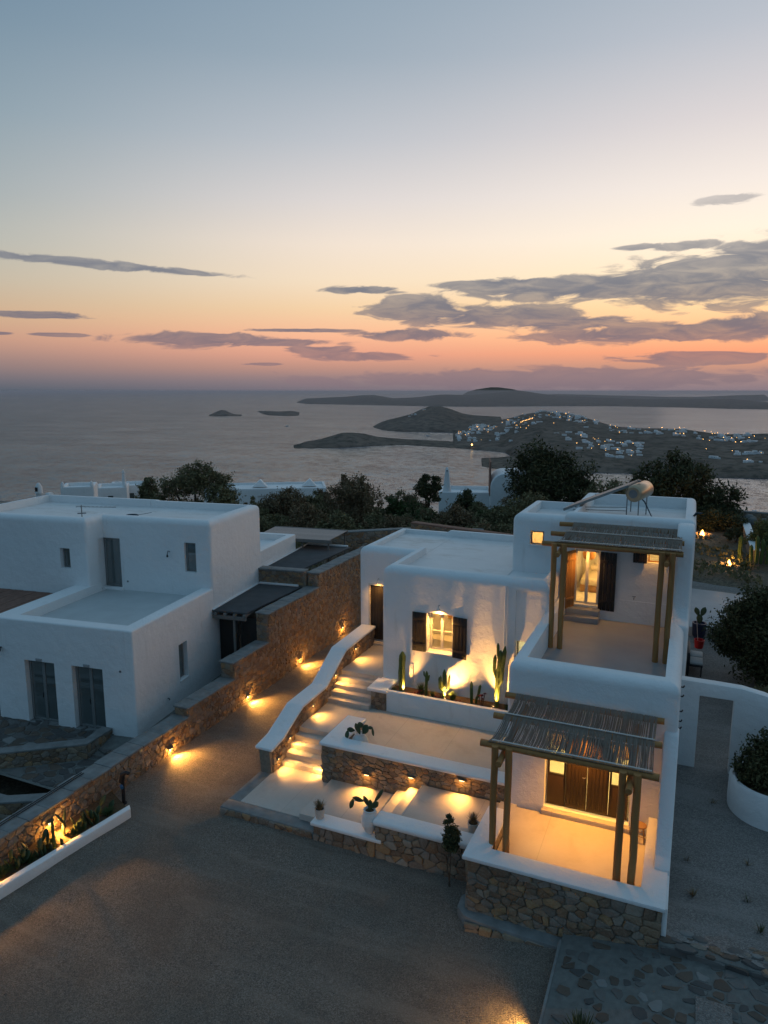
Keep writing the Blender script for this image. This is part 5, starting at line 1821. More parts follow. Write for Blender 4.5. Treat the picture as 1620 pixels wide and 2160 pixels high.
succulent('dark red succulent rosettes by the slender cactus', -8.45, 22.6, [(0, 0, .12, .13), (.15, -.05, .08, .11), (-.14, .04, .08, .10), (.05, .12, .16, .12)], 'red_leaf', 5)
succulent('small red succulent left of the floodlit candelabra cactus', -7.75, 22.55, [(0, 0, .12, .12), (.1, .05, .09, .09)], 'red_leaf', 15)
succulent('low red succulent right of the floodlit candelabra cactus', -6.98, 22.5, [(0, 0, .1, .12), (.13, .04, .12, .09)], 'red_leaf', 25)
succulent('tall stemmed red succulent beside the leaning pole cactus', -6.12, 22.7, [(0, 0, .38, .13), (.1, .05, .45, .10), (-.1, .03, .34, .11), (.05, -.08, .30, .10)], 'red_leaf', 35)
for x, y, h, s_, mt, lb in ((-8.42, 22.85, .42, .2, 'green_leaf', 'feathery green bush behind the dark red succulents'), (-7.2, 22.78, .34, .2, 'green_leaf', 'feathery green bush right of the floodlit cactus'),
                            (-9.4, 22.6, .16, .14, 'yellow_leaf', 'low leafy sprig at the left end of the planter'), (-5.2, 22.7, .26, .14, 'green_leaf', 'small leafy sprig at the right end of the planter'),
                            (-7.95, 22.8, .18, .15, 'yellow_leaf', 'small yellowish tuft between red succulents')):
    t_ = thing('small_bush', lb, 'plant', (x, y, SZ))
    tuft(t_, 'foliage', (x, y, SZ), 220, h, s_, mt, .009, seed=int(h * 100), lean=.3)


def uplight(x, y, tgt, power, label, size=75):
    t6 = thing('garden_spotlight', label, 'spotlight', (x, y, SZ), group='spotlights in the cactus planter')
    MB().tube([(x, y, SZ - .01), (x, y, SZ + .09)], .015, 8).build('stake', 'black_iron', t6)
    d = (Vector(tgt) - Vector((x, y, SZ + .1))).normalized()
    p = Vector((x, y, SZ + .1))
    MB().tube([p - d * .05, p + d * .05], .035, 12).build('lamp_head', 'black_iron', t6)
    MB().tube([p + d * .051, p + d * .056], .028, 12).build('lens', 'lamp_glow', t6)
    spot(t6, p + d * .075, tgt, power, size, .9, (1.0, .47, .11), .02)


uplight(-9.02, 22.60, (-9.15, 23.2, 3.2), 55, 'spotlight at the foot of the thick ribbed cactus', 85)
uplight(-7.42, 22.50, (-7.2, 23.2, 3.0), 95, 'spotlight below the candelabra cactus', 105)
uplight(-5.68, 22.55, (-5.45, 23.2, 3.2), 80, 'spotlight at the foot of the tallest branching cactus', 85)

# roadside plants along the lane wall
pear('prickly_pear', 'prickly pear lit from behind in the roadside bed', [((-15.72, 13.3, .12), (-15.78, 13.35, .5), .24), ((-15.75, 13.33, .42), (-15.95, 13.6, .78), .22),
     ((-15.7, 13.3, .42), (-15.5, 13.15, .74), .26), ((-15.55, 13.2, .62), (-15.7, 13.05, .98), .2), ((-15.6, 13.6, .12), (-15.55, 13.8, .45), .26), ((-15.5, 13.0, .12), (-15.35, 12.9, .4), .22)])
pear('prickly_pear', 'dark prickly pear at the far end of the roadside bed', [((-15.6, 14.5, .12), (-15.6, 14.55, .42), .24), ((-15.6, 14.52, .36), (-15.5, 14.7, .7), .2), ((-15.55, 14.8, .12), (-15.45, 14.95, .4), .22),
     ((-15.75, 14.3, .12), (-15.85, 14.25, .4), .2)])
pear('prickly_pear', 'sprawling dark prickly pear near the frame edge in the roadside bed', [((-15.9, 12.2, .12), (-15.95, 12.25, .44), .26), ((-15.85, 12.0, .12), (-15.75, 11.85, .42), .26), ((-15.9, 12.2, .4), (-15.8, 12.0, .7), .2),
     ((-15.95, 11.7, .12), (-16.0, 11.6, .45), .26), ((-16.0, 11.3, .12), (-15.9, 11.2, .4), .26), ((-15.9, 10.9, .12), (-15.8, 10.8, .42), .24)])
column_cactus('dark single post cactus standing before the lit prickly pear', -15.45, 12.72, .12, .92, .042, seed=9)
for x, y, lb in ((-15.75, 12.9, 'low yellow green plant under the roadside light'), (-15.9, 11.3, 'low yellow green plant at the near end of the roadside bed')):
    t_ = thing('small_bush', lb, 'plant', (x, y, .14))
    tuft(t_, 'foliage', (x, y, .14), 160, .25, .3, 'yellow_leaf', .014, seed=int(-x * 10))

# more of the roadside planting
rgb_ = random.Random(21)
for i, (bx_, by_, lb) in enumerate(((-15.62, 13.75, 'low spreading prickly pear just beyond the lit one in the roadside bed'), (-15.6, 12.45, 'stubby prickly pear at the foot of the dark post cactus'),
                                    (-15.85, 11.9, 'dense low prickly pear midway along the near half of the roadside bed'), (-15.95, 10.2, 'last prickly pear at the near end of the roadside bed'),
                                    (-15.4, 14.15, 'small prickly pear between the lit one and the far end of the roadside bed'))):
    pads = []
    for k in range(8):
        a = rgb_.uniform(0, 6.28)
        r0 = rgb_.uniform(0, .16)
        b0 = (bx_ + r0 * math.cos(a), by_ + r0 * math.sin(a) * 1.4, .12 if k < 5 else rgb_.uniform(.3, .42))
        pads.append((b0, (b0[0] + rgb_.uniform(-.16, .16), b0[1] + rgb_.uniform(-.2, .2), b0[2] + rgb_.uniform(.26, .38)), rgb_.uniform(.18, .27)))
    pear('prickly_pear', lb, pads)
for i, (bx_, by_) in enumerate(((-15.5, 13.5), (-15.75, 12.7), (-15.9, 11.5), (-15.35, 14.6), (-15.7, 12.1))):
    t_ = thing('small_bush', ('leafy weed in front of the lit prickly pear', 'leafy weed left of the dark post cactus', 'leafy weed near the curb in the near half of the bed',
                              'leafy weed at the far tip of the roadside bed', 'leafy weed between two dark prickly pears in the roadside bed')[i], 'plant', (bx_, by_, .14))
    tuft(t_, 'foliage', (bx_, by_, .14), 120, .2, .26, 'green_leaf', .016, seed=60 + i)

# ================================================================== TREES AND SHRUBS
def leaf_cloud(blobs, n, size, seed, squash=1.0, ragged=.25):
    """small leaf sprays scattered through a set of overlapping blobs (x,y,z,r)"""
    rg_ = random.Random(seed)
    V2, F2 = [], []
    wts = [b_[3] ** 2 for b_ in blobs]
    # sub-clumps give light and dark masses and a broken outline
    clumps = []
    for b_ in rg_.choices(blobs, wts, k=max(22, n // 110)):
        d = Vector((rg_.gauss(0, 1), rg_.gauss(0, 1), rg_.gauss(0, 1))).normalized()
        rr = b_[3] * rg_.uniform(.25, .95 + ragged * .4)
        clumps.append((Vector(b_[:3]) + Vector((d.x * rr, d.y * rr, d.z * rr * squash)), b_[3] * rg_.uniform(.25, .5)))
    for i in range(n):
        c, cr = clumps[i % len(clumps)]
        d = Vector((rg_.gauss(0, 1), rg_.gauss(0, 1), rg_.gauss(0, .8)))
        p = c + d * cr * .55
        a = Vector((rg_.gauss(0, 1), rg_.gauss(0, 1), rg_.gauss(0, 1))).normalized()
        b2 = a.cross(Vector((rg_.gauss(0, 1), rg_.gauss(0, 1), rg_.gauss(0, 1)))).normalized()
        s_ = size * rg_.uniform(.55, 1.3)
        k = len(V2)
        V2 += [p - a * s_, p + b2 * s_ * .38, p + a * s_, p - b2 * s_ * .38]
        F2.append((k, k + 1, k + 2, k + 3))
    return V2, F2


def tree(name, label, cat, x, y, z, blobs, n, size, mat, seed, trunk=.12, group=None, part='crown', squash=1.0, limbs=3):
    t_ = thing(name, label, cat, (x, y, z), group=group)
    n = int(n * 2.0)
    size *= 1.15
    V2, F2 = leaf_cloud([(x + b_[0], y + b_[1], z + b_[2], b_[3]) for b_ in blobs], n, size, seed, squash)
    o_ = mesh_obj(part, V2, F2, mat, t_, smooth=False)
    rg_ = random.Random(seed + 99)
    b2 = MB()
    for k in range(limbs):
        bb = blobs[k % len(blobs)]
        pts = [(x + rg_.uniform(-.1, .1), y, z - .3), (x + bb[0] * .35 + rg_.uniform(-.1, .1), y + bb[1] * .35, z + bb[2] * .45), (x + bb[0] * .8, y + bb[1] * .8, z + bb[2] * .95)]
        b2.tube(pts, [trunk, trunk * .7, trunk * .25], 7)
    b2.build('trunk', 'bark', t_)
    return t_


g = mound
T = tree
T('tree', 'large dark rounded tree rising behind the bedroom roof, by the tall white wall', 'tree', -11.4, 61, g(-11.4, 61), [(0, 0, 4.2, 2.3), (-2.2, .5, 3.3, 1.6), (2.2, 0, 3.6, 1.9), (.3, 0, 5.3, 1.4), (-1.2, 0, 5.0, 1.2), (3.1, .3, 2.4, 1.5), (-.5, 0, 2.2, 2.2)], 9000, .15, 'dark_leaf', 1, .3)
T('tree', 'broad dark tree behind the solar water heater', 'tree', -1.2, 60, g(-1.2, 60), [(0, 0, 3.7, 1.9), (-1.9, 0, 3.2, 1.5), (1.9, .3, 3.2, 1.8), (3.4, .2, 2.2, 1.5), (.4, 0, 4.6, 1.2), (-.8, 0, 2.0, 2.0), (2.6, 0, 1.5, 1.6)], 8500, .15, 'dark_leaf', 2, .28)
T('tree', 'greener bush tree in front of the large dark rounded tree', 'tree', -10.6, 51, g(-10.6, 51) - .2, [(0, 0, 2.0, 1.6), (-1.1, 0, 1.5, 1.2), (1.1, 0, 1.7, 1.2), (.2, 0, 2.8, .9)], 5200, .11, 'olive_leaf', 3, .14)
T('tree', 'olive green tree between the two dark trees', 'tree', -5.6, 58, g(-5.6, 58), [(0, 0, 2.4, 1.4), (-1.3, 0, 2.0, 1.1), (1.3, 0, 2.2, 1.2)], 4200, .13, 'olive_leaf', 4, .15)
T('tree', 'spreading feathery grey tree beyond the left house roof', 'tree', -37.2, 46.8, 1.7, [(0, 0, 3.4, 1.6), (-2.4, 0, 2.6, 1.4), (2.3, .4, 3.0, 1.5), (.6, 0, 4.3, 1.0), (1.6, 0, 4.1, .9), (-1.2, 0, 3.6, 1.0), (3.3, 0, 2.2, 1.1)], 7000, .11, 'olive_leaf', 5, .2)
T('tree', 'small grey tree left of the spreading feathery one', 'tree', -42.2, 46.8, 1.4, [(0, 0, 3.2, .8), (-.6, 0, 2.6, .7), (.5, 0, 2.4, .9), (0, 0, 3.9, .5)], 2200, .11, 'olive_leaf', 6, .12)
T('tree', 'small black windswept pine beside the white chimney wall', 'tree', -20.4, 56.5, 2.0, [(0, 0, 2.4, .9), (-.6, 0, 3.0, .6), (.6, 0, 2.8, .6), (.1, 0, 3.5, .4), (.8, 0, 2.0, .6), (-.8, 0, 2.1, .6)], 2600, .13, 'dark_leaf', 7, .12)
T('tree', 'low black conifer in front of the white chimney wall', 'tree', -17.4, 58, 1.7, [(0, 0, 1.6, .8), (-.7, 0, 1.2, .7), (.8, 0, 1.2, .7), (.1, 0, 2.4, .35)], 2200, .12, 'dark_leaf', 8, .1)
BUSH = [
    ('tallest brown green tamarisk in the scrub, between the two houses', -24.3, 50.5, [(0, 0, 2.9, 1.3), (-1.2, 0, 2.5, 1.2), (1.2, 0, 2.5, 1.1), (0, 0, 3.8, .7), (.9, 0, 3.6, .6), (-.9, 0, 3.6, .6), (0, 0, 1.4, 1.5)], 5200, 'brown_leaf'),
    ('brown tamarisk right beyond the end of the left house roof', -30.2, 49, [(0, 0, 1.8, 1.2), (-1.0, 0, 1.4, 1.1), (1.1, 0, 1.6, 1.1), (0, 0, 2.7, .6)], 3600, 'brown_leaf'),
    ('reddish brown bush above the slatted shelter', -25.8, 45, [(0, 0, 1.5, 1.1), (-1.1, 0, 1.2, 1.0), (1.1, 0, 1.3, 1.0), (.4, 0, 2.1, .7)], 3200, 'brown_leaf'),
    ('dark bush behind the slatted shelter end', -28.6, 44, [(0, 0, 1.2, 1.0), (-1.0, 0, 1.0, .9), (1.0, 0, 1.2, .9)], 2600, 'olive_leaf'),
    ('rounded rusty bush behind the dry stone wall', -19.5, 46.2, [(0, 0, 1.3, 1.0), (-.8, 0, 1.0, .8), (.8, 0, 1.1, .9)], 2800, 'brown_leaf'),
    ('gnarled low tree with yellow sprigs behind the dry stone wall', -22.2, 43.2, [(0, 0, 1.5, 1.0), (-.9, 0, 1.3, .8), (.9, 0, 1.5, .9), (.2, 0, 2.1, .6)], 3000, 'olive_leaf'),
    ('golden brown bush above the flat roof corner', -15.9, 49.5, [(0, 0, 1.4, 1.1), (-.9, 0, 1.1, .9), (.9, 0, 1.1, 1.0)], 3000, 'brown_leaf'),
    ('clipped green hedge bush below the black pine', -21.2, 53.4, [(0, 0, 1.3, .9), (-1.1, 0, 1.2, .8), (1.0, 0, 1.3, .8)], 3200, 'green_leaf'),
    ('green shrub in the middle of the scrub', -17.8, 50.6, [(0, 0, 1.1, .8), (-.8, 0, .9, .8), (.8, 0, .9, .8)], 2600, 'green_leaf'),
    ('low green shrub at the foot of the tall white wall', -13.4, 52.5, [(0, 0, 1.2, .8), (-1.0, 0, 1.0, .7), (1.0, 0, 1.1, .8)], 2600, 'green_leaf'),
    ('dark low bush by the roof parapet', -12.8, 47.0, [(0, 0, 1.2, .9), (-1, 0, 1.0, .8), (1.1, 0, 1.1, .8)], 2600, 'olive_leaf'),
    ('brown bush beyond the left end of the scrub', -34.5, 46.0, [(0, 0, 1.0, 1.0), (-1.2, 0, .9, .9), (1.2, 0, 1.0, 1.0)], 2600, 'brown_leaf'),
    ('low dark hedge behind the left house parapet', -40.5, 43.5, [(0, 0, .9, 1.0), (-1.6, 0, .8, .9), (1.6, 0, .9, 1.0)], 2600, 'dark_leaf'),
    ('dark spiky bush at the far left behind the roof', -45.0, 38.5, [(0, 0, .9, .9), (-1.4, -.6, .9, .9), (1.6, 1.0, .8, .9)], 2400, 'dark_leaf'),
    ('leafy sprigs poking above the scrub by the black pine', -23.5, 58.5, [(0, 0, 1.6, .7), (-.9, 0, 1.4, .6), (.8, 0, 1.5, .6)], 1400, 'olive_leaf'),
    ('bush behind the bedroom roof parapet', -7.2, 50.0, [(0, 0, 1.3, 1.0), (-1.1, 0, 1.1, .9), (1.2, 0, 1.2, .9)], 3000, 'olive_leaf'),
    ('brown bush below the broad dark tree', -2.6, 52.0, [(0, 0, 1.2, 1.1), (-1.3, 0, 1.1, .9), (1.3, 0, 1.3, 1.0)], 3000, 'brown_leaf'),
    ('dark bush at the right foot of the broad dark tree', 2.0, 57.0, [(0, 0, 1.2, 1.0), (-1.1, 0, 1.0, .9), (1.2, 0, 1.1, .9)], 2600, 'dark_leaf'),
]
for i, (lb, x, y, bl, n, mt) in enumerate(BUSH):
    T('shrub', lb, 'shrub', x, y, g(x, y), bl, n, .10, mt, 200 + i, .06, group='shrubs on the hill behind the houses', limbs=4)
rg = random.Random(8)
for k in range(64):
    x, y = (rg.uniform(-33, -8), rg.uniform(44, 57)) if k < 50 else (rg.uniform(-44, -32), rg.uniform(44, 50))
    hh = rg.uniform(.8, 1.25)
    T('shrub', 'low brown shrub lost in the dense scrub band between the two houses', 'shrub', x, y, g(x, y),
      [(0, 0, .9 * hh, .9 * hh), (-.8, .2, .8 * hh, .8 * hh), (.8, 0, .8 * hh, .8 * hh), (rg.uniform(-.5, .5), 0, 1.6 * hh, .5)], 1300, .10,
      rg.choice(('brown_leaf', 'olive_leaf', 'olive_leaf')), 400 + k, .05, group='brown shrubs of the scrub band', limbs=3)
# ground cover between them
rg = random.Random(4)
V2, F2 = [], []
for k in range(26000):
    x, y = rg.uniform(-44, 4), rg.uniform(39, 60)
    if nz(x, y, .22, 2) < -.12:
        continue
    z = g(x, y)
    h = rg.uniform(.08, .5) * (1.2 + nz(x, y, .4, 7))
    a = rg.uniform(0, 6.28)
    s_ = rg.uniform(.05, .13)
    q = len(V2)
    V2 += [(x - s_ * math.cos(a), y - s_ * math.sin(a), z + h), (x + rg.uniform(-.08, .08), y, z + h - s_), (x + s_ * math.cos(a), y + s_ * math.sin(a), z + h + rg.uniform(-.05, .05)), (x, y, z + h + s_)]
    F2.append((q, q + 1, q + 2, q + 3))
o = mesh_obj('undergrowth', V2, F2, 'olive_leaf', smooth=False)
tag(o, 'low scrubby undergrowth covering the slope between the bushes', 'undergrowth', kind='stuff')

# dense round tree by the path, and shrub in the round planter
T('tree', 'dense glossy dark tree leaning over the gravel path at the right edge', 'tree', 3.1, 30.4, 1.6, [(0, 0, 1.8, 1.35), (-.9, -.1, 1.7, 1.0), (.8, 0, 1.9, 1.5), (0, -.2, .9, 1.1), (.9, -.4, .6, 1.3), (-.5, 0, 2.7, .8), (.5, -.2, 2.9, .8), (-1.1, 0, 1.1, .6)], 26000, .075, 'dark_leaf', 31, .16)
T('shrub', 'grey leaved bush under the dense dark tree at the right edge', 'shrub', 2.75, 26.6, 1.3, [(0, 0, .6, .55), (.6, 0, .6, .5), (.3, 0, .9, .4)], 2600, .05, 'olive_leaf', 32, .03)
rp = thing('round_planter', 'round white masonry planter at the right edge of the gravel path', 'planter', (2.75, 20.9, 1.0))
MB().lathe([(1.10, .9), (1.12, 1.3), (1.11, 1.92), (1.06, 2.0), (.98, 2.0), (.93, 1.94), (.92, 1.8)], 2.72, 21.05, 56).build('planter_wall', 'plaster', rp)
MB().lathe([(.95, 1.7), (.9, 1.82), (.1, 1.86)], 2.72, 21.05, 24).build('soil', 'planter_soil', rp)
T('shrub', 'dense dark green shrub growing from the round white planter', 'shrub', 2.75, 21.05, 1.8, [(0, 0, .55, .75), (-.45, .1, .5, .5), (.4, 0, .6, .6), (-.2, 0, .95, .5), (.2, 0, 1.0, .5), (-.5, -.2, .3, .45)], 9000, .055, 'dark_leaf', 33, .04)
MB().tube([(1.62, 21.0, 1.35), (1.70, 21.0, 1.35)], .02, 8).build('drain_spout', 'black_iron', rp)

# little standard tree in front of the high front wall
T('young_tree', 'slender young tree with a dark oval crown before the high front wall', 'tree', -4.92, 15.62, .12, [(0, 0, 1.45, .20), (0, 0, 1.7, .19), (.05, 0, 1.25, .17), (-.05, 0, 1.9, .12), (.1, 0, 1.55, .16)], 2200, .04, 'dark_leaf', 41, .018, limbs=2)

# agave bed at the bottom edge
t_ = thing('agave', 'dark spiky plant with one yellow green leaf at the bottom edge of the forecourt', 'plant', (-1.15, 12.15, .5))
tuft(t_, 'foliage', (-1.15, 12.1, .5), 220, .42, .34, 'dark_leaf', .03, 4, .3)
tuft(t_, 'dry_leaf', (-1.3, 12.15, .5), 5, .6, .05, 'yellow_leaf', .035, 5, .1)
lt = thing('ground_light', 'hidden ground light glowing on the gravel at the bottom of the forecourt edge', 'ground light', (-2.05, 11.7, .3))
MB().box(-2.06, -2.0, 12.12, 12.3, .2, .34, .008).build('housing', 'grey_steel', lt)
MB().box(-2.075, -2.062, 12.14, 12.28, .22, .31).build('diffuser', 'lamp_glow', lt)
spot(lt, (-2.12, 12.2, .34), (-2.7, 12.1, 0.05), 36, 150, .8, (1, .5, .12))

# ================================================================== RIGHT SIDE: arch wall, bench, pots, fire bowls
aw = thing('arched_wall', 'tall white garden wall with a plain doorway and a top that curves down to the right', 'garden wall', (2, 22.6, 1))
ol = [(.2, .6), (.2, 3.93), (1.1, 3.93), (1.9, 3.91), (2.5, 3.80), (3.1, 3.62), (3.9, 3.3), (5.5, 3.1), (5.5, .6)]
outer = [(.2, .6), (.74, .6), (.74, 3.50), (1.69, 3.50), (1.69, .6), (5.5, .6)] + ol[::-1][1:-1] + [(.2, 3.93)]
MB().prism(outer, 'y', 22.6, 22.95, .02, 2).build('wall', 'plaster', aw)
bn = thing('garden_bench', 'dark framed bench with two pale cushions against the house beyond the arched wall', 'bench', (.78, 30.4, 1.55))
for k in (0, 1):
    MB().box(.52, 1.0, 29.75 + k * .75, 30.42 + k * .75, 1.86, 1.97, .03).build('cushion', 'bench_cushion', bn)
b = MB().box(.42, .50, 29.65, 31.2, 1.4, 2.35, .008).box(.45, 1.0, 29.68, 31.2, 1.80, 1.855, .008)
b.build('frame', 'black_iron', bn)
for x, y in ((.95, 29.72), (.95, 31.15)):
    MB().box(x - .025, x + .025, y - .025, y + .025, 1.4, 1.82).build('leg', 'black_iron', bn)
t_ = thing('navy_pot', 'dark navy pot holding a paddle cactus at the house corner', 'pot', (.86, 33.6, 1.8))
MB().lathe([(.2, 1.75), (.27, 1.9), (.3, 2.4), (.31, 2.46), (.25, 2.46), (.24, 2.38)], .86, 33.6, 20).build('pot_body', 'navy_plastic', t_)
pear('prickly_pear', 'paddle cactus in the dark navy pot', [((.86, 33.6, 2.4), (.84, 33.6, 2.85), .28), ((.8, 33.6, 2.75), (.66, 33.6, 3.15), .24), ((.9, 33.6, 2.75), (1.05, 33.6, 3.2), .24)])
t_ = thing('red_bucket', 'red bucket with a mop handle beside the dark navy pot', 'bucket', (.85, 32.3, 1.75))
MB().lathe([(.15, 1.72), (.17, 1.74), (.21, 2.08), (.22, 2.10), (.19, 2.10), (.18, 2.0)], .87, 32.3, 20).build('bucket_body', 'red_plastic', t_)
MB().tube([(.84, 32.3, 1.8), (.72, 32.5, 2.85)], .015, 6).build('mop_handle', 'pink_slats', t_)
# pale terrace beyond
MB().box(.36, 3.6, 34.2, 43.0, 1.4, 2.04, .02).build('pale_path', 'grey_cement')['kind'] = 'structure'
fb = [(2.55, 46.6, 2.5, 40, 'fire glowing in a ring of stones at the right edge, the nearer of two'), (1.12, 54.5, 2.75, 26, 'fire glowing in a ring of stones just past the house corner, the farther of two')]
for x, y, z, pw, lb in fb:
    z = path_z(x, y) + .03
    t_ = thing('fire_ring', lb, 'fire pit', (x, y, z))
    for k in range(11):
        a = 2 * math.pi * k / 11
        rr = rg.uniform(.13, .19)
        V3 = [(rr * math.cos(c) * math.cos(e) * rg.uniform(.85, 1.15), rr * math.sin(c) * math.cos(e) * rg.uniform(.85, 1.15), rr * math.sin(e)) for e in (-.9, 0, .9) for c in [2 * math.pi * q / 7 for q in range(7)]]
        F3 = [(j * 7 + q, j * 7 + (q + 1) % 7, (j + 1) * 7 + (q + 1) % 7, (j + 1) * 7 + q) for j in (0, 1) for q in range(7)] + [tuple(range(7))[::-1], tuple(range(14, 21))]
        mesh_obj('stone', V3, F3, 'field_stone', t_, angle=50, loc=(x + .62 * math.cos(a), y + .62 * math.sin(a), z + .1))
    MB().lathe([(.02, z + .02), (.16, z + .12), (.12, z + .28), (.01, z + .5)], x, y, 12).build('flame', 'flame', t_)
    point(t_, (x, y, z + .45), pw, (1, .5, .12), .12)
column_cactus('column cactus lit by the nearer fire', 3.15, 47.5, 2.5, 1.5, .12, seed=51, name='column_cactus')
column_cactus('thick cluster of column cacti lit by the nearer fire at the right edge', 4.0, 46.8, 2.5, 1.7, .13, [(((.25, 0, 0), (.3, 0, .8), (.3, 0, 1.5)), .12), (((-.25, .1, 0), (-.28, .1, .5), (-.3, .1, 1.1)), .11),
              (((.55, 0, 0), (.6, 0, .6), (.6, 0, 1.2)), .12)], seed=52)
for x, y, mt, h, lb in ((3.35, 46.2, 'yellow_leaf', .8, 'spiky yellow agave lit by the nearer fire'), (2.0, 46.0, 'yellow_leaf', .4, 'small yellow agave left of the nearer fire')):
    t_ = thing('agave', lb, 'plant', (x, y, path_z(x, y)))
    tuft(t_, 'foliage', (x, y, path_z(x, y)), 40, h, .5, mt, .05, 6, .2)
T('shrub', 'yellow green bush lit from below by the dry stone wall at the right edge', 'shrub', 4.3, 50.5, 2.6, [(0, 0, 1.0, .8), (.7, 0, 1.2, .9), (1.6, 0, 1.2, 1.0)], 3800, .08, 'yellow_leaf', 61, .06)
T('shrub', 'dark green bush behind the column cacti at the right edge', 'shrub', 5.4, 48.5, 2.6, [(0, 0, .9, .9), (.8, 0, 1.1, .9), (-.5, 0, .6, .6)], 3600, .08, 'green_leaf', 62, .06)
t_ = thing('pampas_grass', 'tall pale pampas grass beside the dry stone wall at the right edge', 'plant', (4.9, 53, 2.7))
tuft(t_, 'foliage', (4.9, 53, 2.7), 130, 1.9, .7, 'dry_grass', .03, 8, .2)
T('shrub', 'dark low shrub on the bare field near the dry stone wall', 'shrub', 3.3, 53.5, 2.7, [(0, 0, .3, .4), (-.5, 0, .2, .35)], 900, .07, 'dark_leaf', 63, .04)

# dry stone walls on the hill
def dry_wall(label, pts, th, z0, h, seed, cwid=.34, chh=.2, limit=160, mat='field_stone', cap='grey_render'):
    t_ = thing('dry_stone_wall', label, 'stone wall', (pts[0][0], pts[0][1], z0))
    wall_path(t_, pts, th, z0 - .6, z0 + h, cap, seed, cwid, .03, .07, limit, chh)


dry_wall('dry stone wall crossing behind the white wing and the scrub', [(-21.0, 39.0), (-17.0, 42.2), (-12.0, 44.0)], .5, 2.3, 1.55, 300)
dry_wall('reddish quarry wall edging the ground behind the wide flat roof', [(-16.2, 42.2), (-8.2, 40.2)], .5, 3.0, 1.35, 310, cap='quarry_red')
dry_wall('long dry stone wall across the hilltop at the right beyond the bare field', [(-.5, 61.0), (8.5, 60.2)], .5, 2.5, 1.05, 320)
dry_wall('white topped dry stone wall running away along the right side of the bare field', [(4.0, 47.5), (4.05, 60)], .45, 2.4, .8, 330, cap='plaster')
rw2 = thing('boulder_heap', 'heap of pale boulders against the far dry stone wall at the right edge', 'boulders', (5.5, 58, 2.6))
for k in range(26):
    rr = rg.uniform(.25, .5)
    V3 = [(rr * math.cos(c) * math.cos(e) * rg.uniform(.8, 1.2), rr * math.sin(c) * math.cos(e) * rg.uniform(.8, 1.2), rr * .8 * math.sin(e)) for e in (-1, -.2, .6, 1.2) for c in [2 * math.pi * q / 7 for q in range(7)]]
    F3 = [(j * 7 + q, j * 7 + (q + 1) % 7, (j + 1) * 7 + (q + 1) % 7, (j + 1) * 7 + q) for j in (0, 1, 2) for q in range(7)] + [tuple(range(7))[::-1], tuple(range(21, 28))]
    mesh_obj('boulder', V3, F3, 'pale_mortar', rw2, angle=50, loc=(5.3 + rg.uniform(-1, 2.2), 58.2 + rg.uniform(-1, 1), 2.7 + rg.uniform(0, .7)))

# ================================================================== HOUSES ON THE SLOPE BEYOND
def slab_house(name, label, cat, x, y, z0, wd_, dp_, h, rot=0.0, finials=False, recess=True):
    t_ = thing(name, label, cat, (x, y, z0), rot, local=True)
    cuts = [(-wd_ / 2 + .35, wd_ / 2 - .35, .35, dp_ - .35, h - .3, h + 1)] if recess else []
    cuts.append((-wd_ * .12, wd_ * .05, -.3, .2, h - 1.6, h - .9))
    carve('wall', 'plaster', t_, [(-wd_ / 2, wd_ / 2, 0, dp_, -3, h, dict(rt=.1, rv=.1))], cuts)
    MB().box(-wd_ * .12, wd_ * .05, .12, .16, h - 1.6, h - .9).build('window', 'unlit_room_glass', t_)
    if finials:
        for sx in (-1, 1):
            MB().lathe([(.20, h - .02), (.14, h + .35), (.05, h + .5)], sx * (wd_ / 2 - .2), .2, 10).build('finial', 'plaster', t_)
    return t_


slab_house('far_house', 'white far house with small horned corners beyond the left roof', 'house', -54.2, 50.6, 0, 3.0, 3.6, 3.55, R(40), True)
slab_house('far_house', 'lower stepped white house right of the horned one', 'house', -56.6, 57.4, -1, 3.2, 4.0, 3.5, R(40), True)
slab_house('far_house', 'wing of the stepped white house with a slim chimney', 'house', -57.6, 61.5, -1, 4.5, 4, 3.2, R(42))
ch = thing('chimney', 'slim white chimney of the stepped house', 'chimney', (-55.9, 58.6, 2), 0)
MB().lathe([(.26, 1.0), (.2, 3.3), (.12, 3.95), (.16, 4.0), (.05, 4.3)], -55.9, 58.6, 12).build('stack', 'plaster', ch)
ch = thing('chimney', 'lone hooded white chimney at the far left before the sea', 'chimney', (-49.6, 42.3, 1), 0)
MB().lathe([(.28, 1.0), (.24, 4.2), (.3, 4.3), (.28, 4.8), (.1, 5.15)], -49.6, 42.3, 14).build('stack', 'plaster', ch)
MB().box(-49.7, -49.45, 42.0, 42.1, 4.45, 4.8).build('smoke_opening', 'black_iron', ch)
MB().box(-49.2, -48.7, 42.5, 43.0, 1.0, 4.3, .1).build('base', 'plaster', ch)
b_ = thing('slatted_roof', 'dark slatted roof at the far left before the sea', 'roof', (-50, 38.5, 2.5))
for k in range(9):
    MB().box(-58, -46.5, 38.0 + k * .42, 38.0 + k * .42 + .26, 3.06 + .05 * k, 3.12 + .05 * k).build('slat', 'grey_timber', b_)
lowr = thing('low_white_house', 'long low white house with flat roof and triangular gables beside the spreading tree', 'house', (-46, 71, 0), R(31), local=True)
carve('wall', 'plaster', lowr, [(-7.2, 7.2, 0, 6, -4, 1.25, dict(rt=.08, rv=.1))], [(-6.9, 6.9, .3, 5.7, 1.0, 2), (-1, 0, -.3, .2, -.5, .4)])
for x in (-.8, 5.2):
    MB().prism([(x - .9, 1.1), (x + .9, 1.1), (x + .1, 2.0)], 'y', 2.4, 3.6, .03).build('gable', 'plaster', lowr)
cwl = thing('chimney_house', 'white walled house with a tall tapering chimney beside the black pine', 'house', (-19.6, 65.1, 0), R(16.5), local=True)
